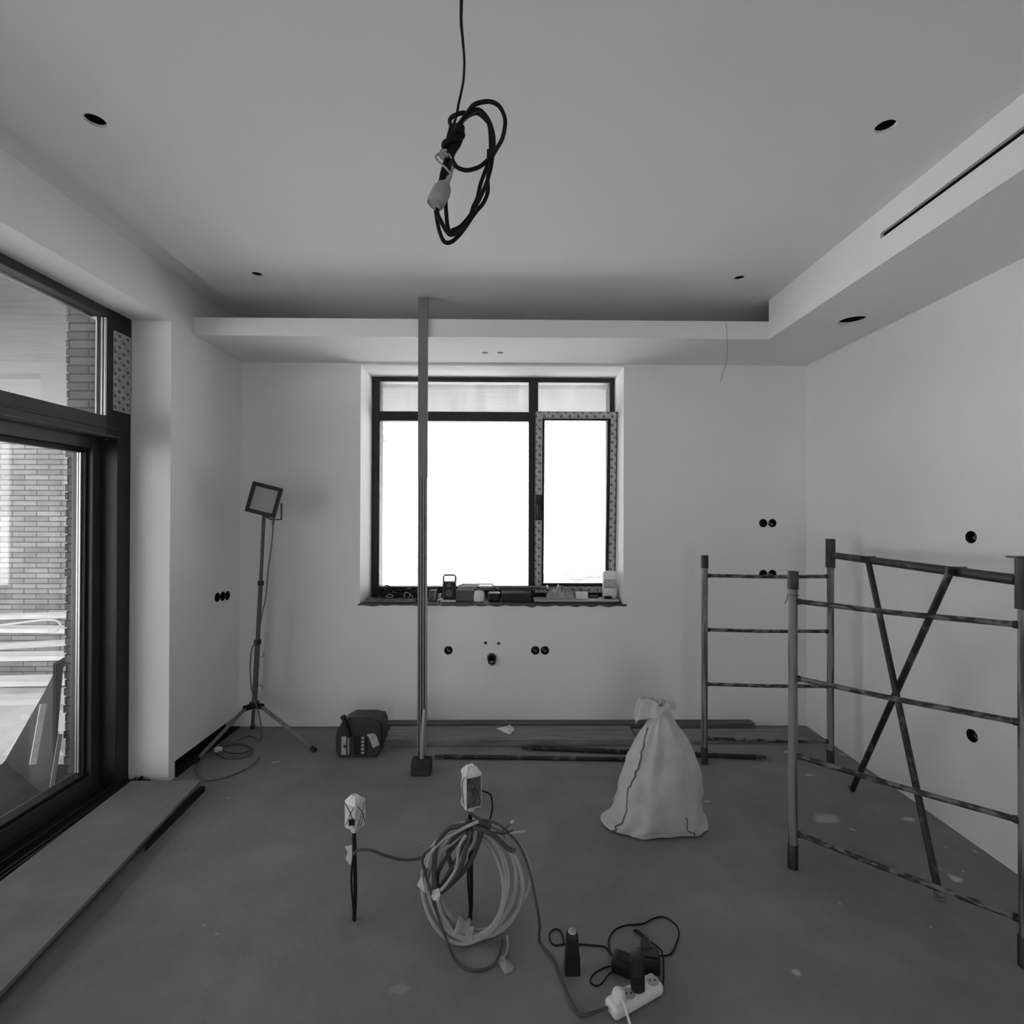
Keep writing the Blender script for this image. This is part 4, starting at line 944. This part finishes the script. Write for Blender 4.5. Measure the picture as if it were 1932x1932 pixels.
tag(MB().tube([aZ(1160, 1822, .02), aZ(1140, 1826, .004), aZ(1120, 1838, .004), aZ(1114, 1852, .004), aZ(1124, 1860, .004), aZ(1136, 1855, .004), aZ(1147, 1840, .004), aZ(1158, 1831, .012)], .0024, 8).build('thin_cord', M['blkcable'], None, True), 'short thin black cord loop beside the white power strip', 'cord')

# ------------------------------------------------------------------ threshold board by the glass door
zb0, zb1_ = .034, .050
c0 = aZ(248, 1473, zb1_); c1_ = aZ(379, 1472, zb1_); c2_ = aZ(0, 1872, zb1_); c3_ = aZ(0, 1663, zb1_)
e1 = c1_ + (c2_ - c1_) * 1.9; e0 = c3_ + (c3_ - c0) * 1.6
c0.x = max(c0.x, -2.08)
o = MB().prism([(p.x, p.y, zb0) for p in (c0, c1_, e1, e0)], (0, 0, zb1_ - zb0)).build('threshold_board', M['mdf'])
tag(o, 'wide dusty board laid along the sill of the glass door', 'board')
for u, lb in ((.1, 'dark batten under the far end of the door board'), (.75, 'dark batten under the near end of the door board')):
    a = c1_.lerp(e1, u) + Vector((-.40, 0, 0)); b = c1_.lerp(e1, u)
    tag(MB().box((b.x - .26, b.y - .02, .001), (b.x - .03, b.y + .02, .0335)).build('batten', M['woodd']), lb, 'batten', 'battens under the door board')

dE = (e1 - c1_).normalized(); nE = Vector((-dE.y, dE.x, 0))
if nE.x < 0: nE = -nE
q0 = Vector((c1_.x, c1_.y, 0)) + dE * .02 + nE * .004; q1 = q0 + dE * .50  # added dark wedge: the shade under the board edge built as a strip
tag(MB().prism([q0 + Vector((0, 0, .001)), q1 + Vector((0, 0, .001)), q1 + nE * .004 + Vector((0, 0, .001)), q0 + nE * .026 + Vector((0, 0, .001))], (0, 0, .026)).build('gap_shade_strip', M['black']), 'black strip standing in for the shade under the far right edge of the door board', 'strip')

# ------------------------------------------------------------------ hanging cable with lampholder
HY = 1.15
def H(px, py, d=0): return aY(px, py, HY + d)
ct = H(868, -190); ct.z = ZC - .001
t = thing('hanging_cable', 'black flat cable looped and knotted, hanging from the ceiling with a lampholder', 'hanging cable', ct)
def sc5(pts, s=3.865, ox=750, oy=0): return [(ox + x / s, oy + y / s) for x, y in pts]
def sc6(pts): return [(780 + x / 8.78, 180 + y / 8.78) for x, y in pts]
MB().tube([ct, H(872, -80), H(870.5, 0), H(870, 40), H(873, 75), H(876, 115), H(874.5, 150), H(870, 175), H(865, 197), H(862, 215), H(856, 235), H(849, 258)], lambda s: .0046 - .0022 * min(1, s * 2.2) + .0008 * s, 8).build('drop_cable', M['blkcable'], t, True)
loops = [
 sc6([(640, 700), (760, 480), (900, 280), (1000, 160), (1150, 110), (1300, 110), (1430, 190), (1510, 360), (1515, 520), (1470, 720), (1380, 880), (1300, 1010), (1200, 1100), (1080, 1190), (900, 1240), (760, 1210), (680, 1140), (640, 1050)]),
 sc6([(600, 780), (720, 560), (850, 370), (960, 270), (1080, 240), (1180, 320), (1260, 450), (1320, 640), (1330, 850), (1300, 1080), (1270, 1250), (1200, 1480), (1100, 1700), (1000, 1900)]) + sc5([(560, 1560), (480, 1660), (400, 1710), (360, 1690), (320, 1620), (290, 1540), (300, 1400), (330, 1250), (370, 1100)]),
 sc6([(600, 900), (700, 640), (820, 420), (960, 310), (1080, 300), (1200, 400), (1260, 500), (1280, 750), (1280, 1000), (1260, 1200), (1230, 1400), (1230, 1600), (1160, 1780), (1060, 1900)]) + sc5([(540, 1590), (470, 1690), (400, 1760), (345, 1765), (310, 1700), (288, 1600), (282, 1500), (330, 1330), (360, 1180)]),
 sc6([(560, 900), (620, 740), (700, 620), (800, 420), (880, 330)]) + sc6([(840, 290), (740, 310), (650, 350), (600, 420), (620, 520), (580, 690), (560, 800), (540, 950), (520, 1150), (470, 1300), (460, 1420)]),
 sc6([(1250, 900), (1240, 1100), (1180, 1280), (1110, 1480), (1060, 1700), (990, 1850)]) + sc5([(530, 1570), (460, 1650), (400, 1680), (385, 1700), (365, 1650), (355, 1550), (352, 1450), (370, 1300), (385, 1150)]),
]
for i, lp in enumerate(loops):
    MB().tube([H(x, y, .012 * (i - 2) + .006 * math.sin(j)) for j, (x, y) in enumerate(lp)], .0047, 8).build('cable_loop', M['blkcable'], t, True)
MB().tube([H(868, 238), H(862, 262), H(852, 285), H(848, 310)], lambda s: .011 + .003 * math.sin(s * 5), 12).build('bundle', M['blkcable'], t, True)
MB().tube([H(868, 244, -.012), H(873, 256, -.012), H(862, 260, -.02), H(848, 264, -.02), H(839, 270, -.01), H(838, 278, .0), H(850, 276, .014), H(866, 258, .014), H(868, 246, .0)], .006, 8).build('knot', M['blkcable'], t, True)
cb_ = MB(); 
for i, (x, y) in enumerate([(833, 287), (838, 290), (836, 297), (842, 294), (832, 294), (840, 286), (855, 304), (858, 309), (856, 313)]):
    p = H(x, y, -.015); cb_.box(p - Vector((.004, .004, .004)), p + Vector((.004, .004, .004)), .001, Matrix.Rotation(i, 3, 'Y'))
cb_.build('terminal_block', M['bulb'], t)
MB().tube([H(829, 289, -.018), H(822, 296, -.018), H(826, 303, -.018), H(840, 316, -.018), H(850, 328, -.018), H(849, 334, -.015)], .0024, 8).tube([H(858, 312, -.018), H(853, 322, -.018), H(851, 333, -.015)], .0024, 8).tube([H(846, 290, -.02), H(853, 300, -.02), H(858, 305, -.018)], .002, 8).tube([H(830, 289, -.02), H(824, 291, -.02), H(822, 296, -.018)], .0015, 6).build('flex_wires', M['bulb'], t, True)
n0 = H(849, 333, -.012); n1 = H(819, 387, -.022); dn = (n1 - n0).normalized(); LL = (n1 - n0).length
sh = MB(); sh.lathe([(.005, 0), (.006, LL * .17), (.008, LL * .22), (.0165, LL * .36), (.020, LL * .52), (.0195, LL * .94), (.0165, LL), (.0155, LL * .975), (.001, LL * .965)], n0, dn, 28, True, False)
sh.build('lampholder', M['bulb'], t, True)

# thin wire hanging from the lip near the right corner
a = aY(1370, 610, LY - .004)
tag(MB().tube([a, aY(1372, 640, LY - .006), aY(1372, 668, LY - .01), aY(1370, 686, LY - .01), aY(1364, 704, LY), aY(1359, 722, LY)], .0012, 6).build('loose_wire', M['coild'], None, True), 'thin loose wire hanging from the ceiling lip near the right corner', 'wire')
q_ = aY(1370, 687, LY - .012)

# ------------------------------------------------------------------ things on the window sill
ZSL = WZ0 + .006
def S(px, Y): return aY(px, 1120, Y).x
def sthing(name, lb, cat, px, Y, grp=None): return thing(name, lb, cat, (S(px, Y), Y, ZSL), grp)
def sbox_(px0, px1, Y0, Y1, z0, z1, mt, name, lb, cat, bev=.003, rot=0.0, part=None):
    a = S(px0, Y0); b = S(px1, Y0); c = Vector(((a + b) / 2, (Y0 + Y1) / 2, z0))
    t = thing(name, lb, cat, c); MB().box((a, Y0, z0), (b, Y1, z1), bev, Matrix.Rotation(rot, 3, 'Z')).build(part or 'body', M[mt], t); return t, a, b
def zat(py, Y): return aY(935, py, Y).z
# board under the right half
t = thing('sill_board', 'thin pale board on the right half of the window sill', 'board', (S(1090, 3.68), 3.68, ZSL))
a, b = S(1008, 3.66), S(1168, 3.66); MB().box((a, 3.65, ZSL + .012), (b, 3.80, ZSL + .022), .001).build('board', M['coil'], t)
MB().box((a + .03, 3.67, ZSL - .001), (b - .03, 3.78, ZSL + .0115), .001).build('batten', M['woodd'], t)
# tangle of dark tools / cables, left
random.seed(9)
m = MB(); x0, x1 = S(712, 3.82), S(800, 3.82)
t = thing('cable_heap', 'heap of black cables and cloth on the left end of the window sill', 'cable heap', ((x0 + x1) / 2, 3.80, ZSL))
for k in range(14):
    pts = [(random.uniform(x0, x1), random.uniform(3.74, 3.88), ZSL + .012 + abs(math.sin(j + k)) * .085 * random.random()) for j in range(6)]
    m.tube(pts, random.uniform(.004, .008), 6)
m.build('cables', M['blkcable'], t, True)
rows_ = []
for j in range(9):
    v = j / 8; rows_.append([(x0 + (x1 - x0) * i / 20, 3.73 + .17 * v, ZSL + .004 + .085 * math.sin(PI * min(1, max(0, v))) * (.65 + .6 * noise.noise(Vector((i * .5, j * .6, 1)))) * math.sin(PI * (i + .5) / 21) ** .4) for i in range(21)])
m = MB(); m.grid(rows_); m.build('cloth', M['softblack'], t, False, .003)
MB().tube([aY(728, 1127, 3.72), aY(734, 1121, 3.715), aY(742, 1124, 3.715), aY(736, 1127, 3.715), aY(729, 1125, 3.715)], .0022, 6).build('loop', M['coil'], t, True)
MB().tube([aY(762, 1130, 3.715), aY(765, 1118, 3.715), aY(775, 1122, 3.712), aY(779, 1130, 3.712), aY(771, 1133, 3.712), aY(774, 1122, 3.712)], .0026, 6).build('loop', M['tapeband'], t, True)
# rumpled rag strip at the front left
rows_ = [[(S(688 + 97 * i / 24, 3.68), 3.655 + .05 * j, ZSL + .003 + (.022 + .014 * noise.noise(Vector((i * .7, j, 3)))) * (1 if j == 1 else .15)) for i in range(25)] for j in range(3)]
m = MB(); m.grid(rows_); o = m.build('rag', M['alud'], None, False, .003); tag(o, 'flattened grey rag along the front left of the sill', 'rag')
sbox_(785, 788.5, 3.84, 3.86, ZSL, zat(1114, 3.84), 'woodd', 'offcut', 'narrow dark offcut standing left of the aluminium straightedge', 'offcut', .001)
tb_, a, b = sbox_(808, 822, 3.75, 3.86, ZSL, zat(1115, 3.75), 'woodd', 'small_box', 'small dark box just right of the aluminium straightedge on the sill', 'box')
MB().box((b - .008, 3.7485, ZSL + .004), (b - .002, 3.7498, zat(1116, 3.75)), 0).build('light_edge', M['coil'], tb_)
tag(MB().tube([aY(809, 1109, 3.85), aY(822, 1112, 3.85), aY(829, 1117, 3.84), aY(834, 1122, 3.83)], .006, 8).build('hose', M['greyp'], None, True), 'short dark hose curving beside the speaker on the sill', 'hose')
sbox_(826, 833, 3.76, 3.80, ZSL, zat(1121, 3.76), 'tapeband', 'small_cup', 'small pale cup left of the speaker on the sill', 'cup', .006)
# portable speaker
t, a, b = sbox_(834.5, 859.5, 3.74, 3.82, ZSL + .010, zat(1098, 3.74), 'blackp', 'portable_speaker', 'small black portable speaker with a carrying handle on the sill', 'speaker', .010, part='cabinet')
zt_s = zat(1098, 3.74); xm = (a + b) / 2
MB().tube([(a + .004, 3.78, zt_s - .02), (a + .004, 3.78, zt_s + .035), (a + .014, 3.78, zt_s + .045), (b - .014, 3.78, zt_s + .045), (b - .004, 3.78, zt_s + .035), (b - .004, 3.78, zt_s - .02)], .0072, 8, smooth=False).build('handle', M['blackp'], t)
for z, r in ((zt_s - .022, .017), (zt_s - .080, .026)):
    MB().lathe([(r, 0), (r, .004), (r * .85, .005), (r * .8, .002), (r * .3, .000), (r * .3, .004), (.001, .005)], (xm, 3.7395, z), (0, -1, 0), 24, True, False).build('driver', M['alud'], t, True)
o = MB().box((a - .01, 3.70, ZSL), (b + .004, 3.83, ZSL + .0095), .001).build('white_slab', M['paper']); tag(o, 'white foam slab under the portable speaker', 'slab')
o = MB().tube([aY(825, 1133, 3.69), aY(836, 1129, 3.70)], .004, 6, smooth=False).build('white_stick', M['paper']); tag(o, 'short white stick lying in front of the speaker', 'stick')
# cardboard box, cup, long items
t, a, b = sbox_(860, 895, 3.73, 3.88, ZSL, zat(1114, 3.73), 'woodd', 'cardboard_box', 'open dark cardboard box to the right of the speaker', 'box')
MB().prism([(a, 3.88, zat(1114, 3.73)), (b, 3.88, zat(1114, 3.73)), (b + .03, 3.93, zat(1114, 3.73) + .012), (a + .0, 3.93, zat(1114, 3.73) + .014)], (0, 0, .002)).build('flap', M['tapeband'], t)
p = (S(904, 3.73), 3.735, ZSL); t = thing('paper_bag', 'crumpled white paper packet on the sill beside the dark box', 'packet', p)
m = MB(); rr = []
for j, (f, z) in enumerate(((1, .001), (1.05, .03), (.98, .055), (.8, .072), (.3, .078))):
    rr.append([(p[0] + math.cos(2 * PI * k / 16) * .040 * f * (1 + .12 * noise.noise(Vector((k, j, 0)))), p[1] + .005 + math.sin(2 * PI * k / 16) * .03 * f, ZSL + z) for k in range(16)])
V = m.grid(rr, True); m.bm.faces.new(V[0][::-1]); m.bm.faces.new(V[-1]); m.build('packet', M['paper'], t)
t, a, b = sbox_(946, 1004, 3.70, 3.84, ZSL, zat(1120, 3.70), 'softblack', 'tool_box', 'long low black box in the middle of the sill', 'box', .004)
t, a, b = sbox_(920, 944, 3.72, 3.84, ZSL, zat(1121, 3.70), 'blackp', 'tool_bag', 'black cloth bag between white packet and low black box', 'bag', .012)
for i, (x0_, x1_, z, yy, mt, lb) in enumerate(((895, 1033, .078, 3.76, 'woodd', 'lowest dark lath of the stack over the sill box'), (905, 1020, .086, 3.79, 'coild', 'middle grey lath of the stack over the sill box'), (930, 1034, .094, 3.77, 'woodd', 'topmost dark lath of the stack over the sill box'))):
    o = MB().box((S(x0_, yy), yy, ZSL + z), (S(x1_, yy), yy + .05, ZSL + z + .007), .001).build('lath', M[mt]); tag(o, lb, 'lath', 'laths stacked on the sill box')
o = MB().box((S(1031.5, 3.765), 3.765, ZSL + .088), (S(1034.5, 3.765), 3.81, ZSL + .108), .001).build('end_cap', M['paper']); tag(o, 'small white cap at the right end of the laths', 'cap')
o = MB().tube([aY(928, 1105, 3.79), aY(934, 1106, 3.79), aY(941, 1110, 3.79)], .008, 8).build('crumpled_tissue', M['paper'], None, True); tag(o, 'crumpled white tissue on top of the laths', 'tissue')
o = MB().box((S(868, 3.78), 3.86, ZSL + .10), (S(930, 3.78), 3.90, ZSL + .108), .001).build('white_strip', M['paper']); tag(o, 'white plastic strip lying behind the sill boxes', 'strip')
# clear plastic bag
x0, x1 = S(1030, 3.78), S(1083, 3.78); rows_ = []
for j in range(9):
    v = j / 8; rows_.append([(x0 + (x1 - x0) * i / 16, 3.72 + .13 * v, ZSL + .023 + .095 * math.sin(PI * v) ** .6 * math.sin(PI * (i + .3) / 17) ** .5 * (.8 + .5 * noise.noise(Vector((i * .8, j * .7, 4))))) for i in range(17)])
m = MB(); m.grid(rows_); tag(m.build('plastic_bag', M['clear'], None, False, .001), 'crumpled clear plastic bag on the sill under the taped sash', 'plastic bag')
sbox_(1087.5, 1109.5, 3.70, 3.76, ZSL + .023, zat(1118, 3.70), 'paper', 'foam_block', 'small white foam block on the right part of the sill', 'block', .003)
sbox_(1112, 1130, 3.74, 3.80, ZSL + .023, ZSL + .036, 'greyp', 'dark_wedge', 'flat dark wedge between foam block and white bottle', 'wedge', .003)
# white bottle with printed label
pb = (S(1150, 3.78), 3.78, ZSL + .023); zt_ = zat(1077, 3.78); hh = zt_ - pb[2]
t = thing('plastic_bottle', 'white plastic bottle with printed label at the right end of the sill', 'bottle', pb)
m = MB(); rr = []
for (f, z, ) in ((.92, 0), (1, .006), (1, hh * .9), (.94, hh * .96), (.8, hh)):
    rr.append([(pb[0] + math.copysign(abs(math.cos(a_)) ** .55, math.cos(a_)) * .052 * f, pb[1] + math.copysign(abs(math.sin(a_)) ** .55, math.sin(a_)) * .032 * f, pb[2] + z) for a_ in [2 * PI * k / 32 for k in range(32)]])
V = m.grid(rr, True); m.bm.faces.new(V[0][::-1]); m.bm.faces.new(V[-1]); m.build('body', M['white'], t, True)
lb_ = MB().box((pb[0] - .047, pb[1] - .0335, pb[2] + hh * .36), (pb[0] + .047, pb[1] - .031, pb[2] + hh * .70), .0).build('printed_label', M['coil'], t)
def glyphs(txt, size, loc, m, parent):
    cu = bpy.data.curves.new('txt', 'FONT'); cu.body = txt; cu.size = size; cu.extrude = .0006; cu.align_x = 'CENTER'
    o = bpy.data.objects.new('txt', cu); COL.objects.link(o); dg = bpy.context.evaluated_depsgraph_get(); dg.update()
    me = bpy.data.meshes.new_from_object(o.evaluated_get(dg)); bpy.data.objects.remove(o)
    me.transform(Matrix.Rotation(PI / 2, 4, 'X')); me.transform(Matrix.Translation(loc))
    off = Vector((0, 0, 0)); p = parent
    while p is not None: off += p.location; p = p.parent
    me.transform(Matrix.Translation(-off)); me.materials.clear(); me.materials.append(m)
    ob = bpy.data.objects.new('lettering', me); COL.objects.link(ob); ob.parent = parent
glyphs('HG', .045, (pb[0], pb[1] - .0345, pb[2] + hh * .46), M['paper'], lb_)
tag(MB().box((S(1140, 3.72), 3.70, ZSL + .023), (S(1154, 3.72), 3.735, ZSL + .040), .005).build('clamp', M['blackp']), 'small black clamp in front of the white bottle', 'clamp')
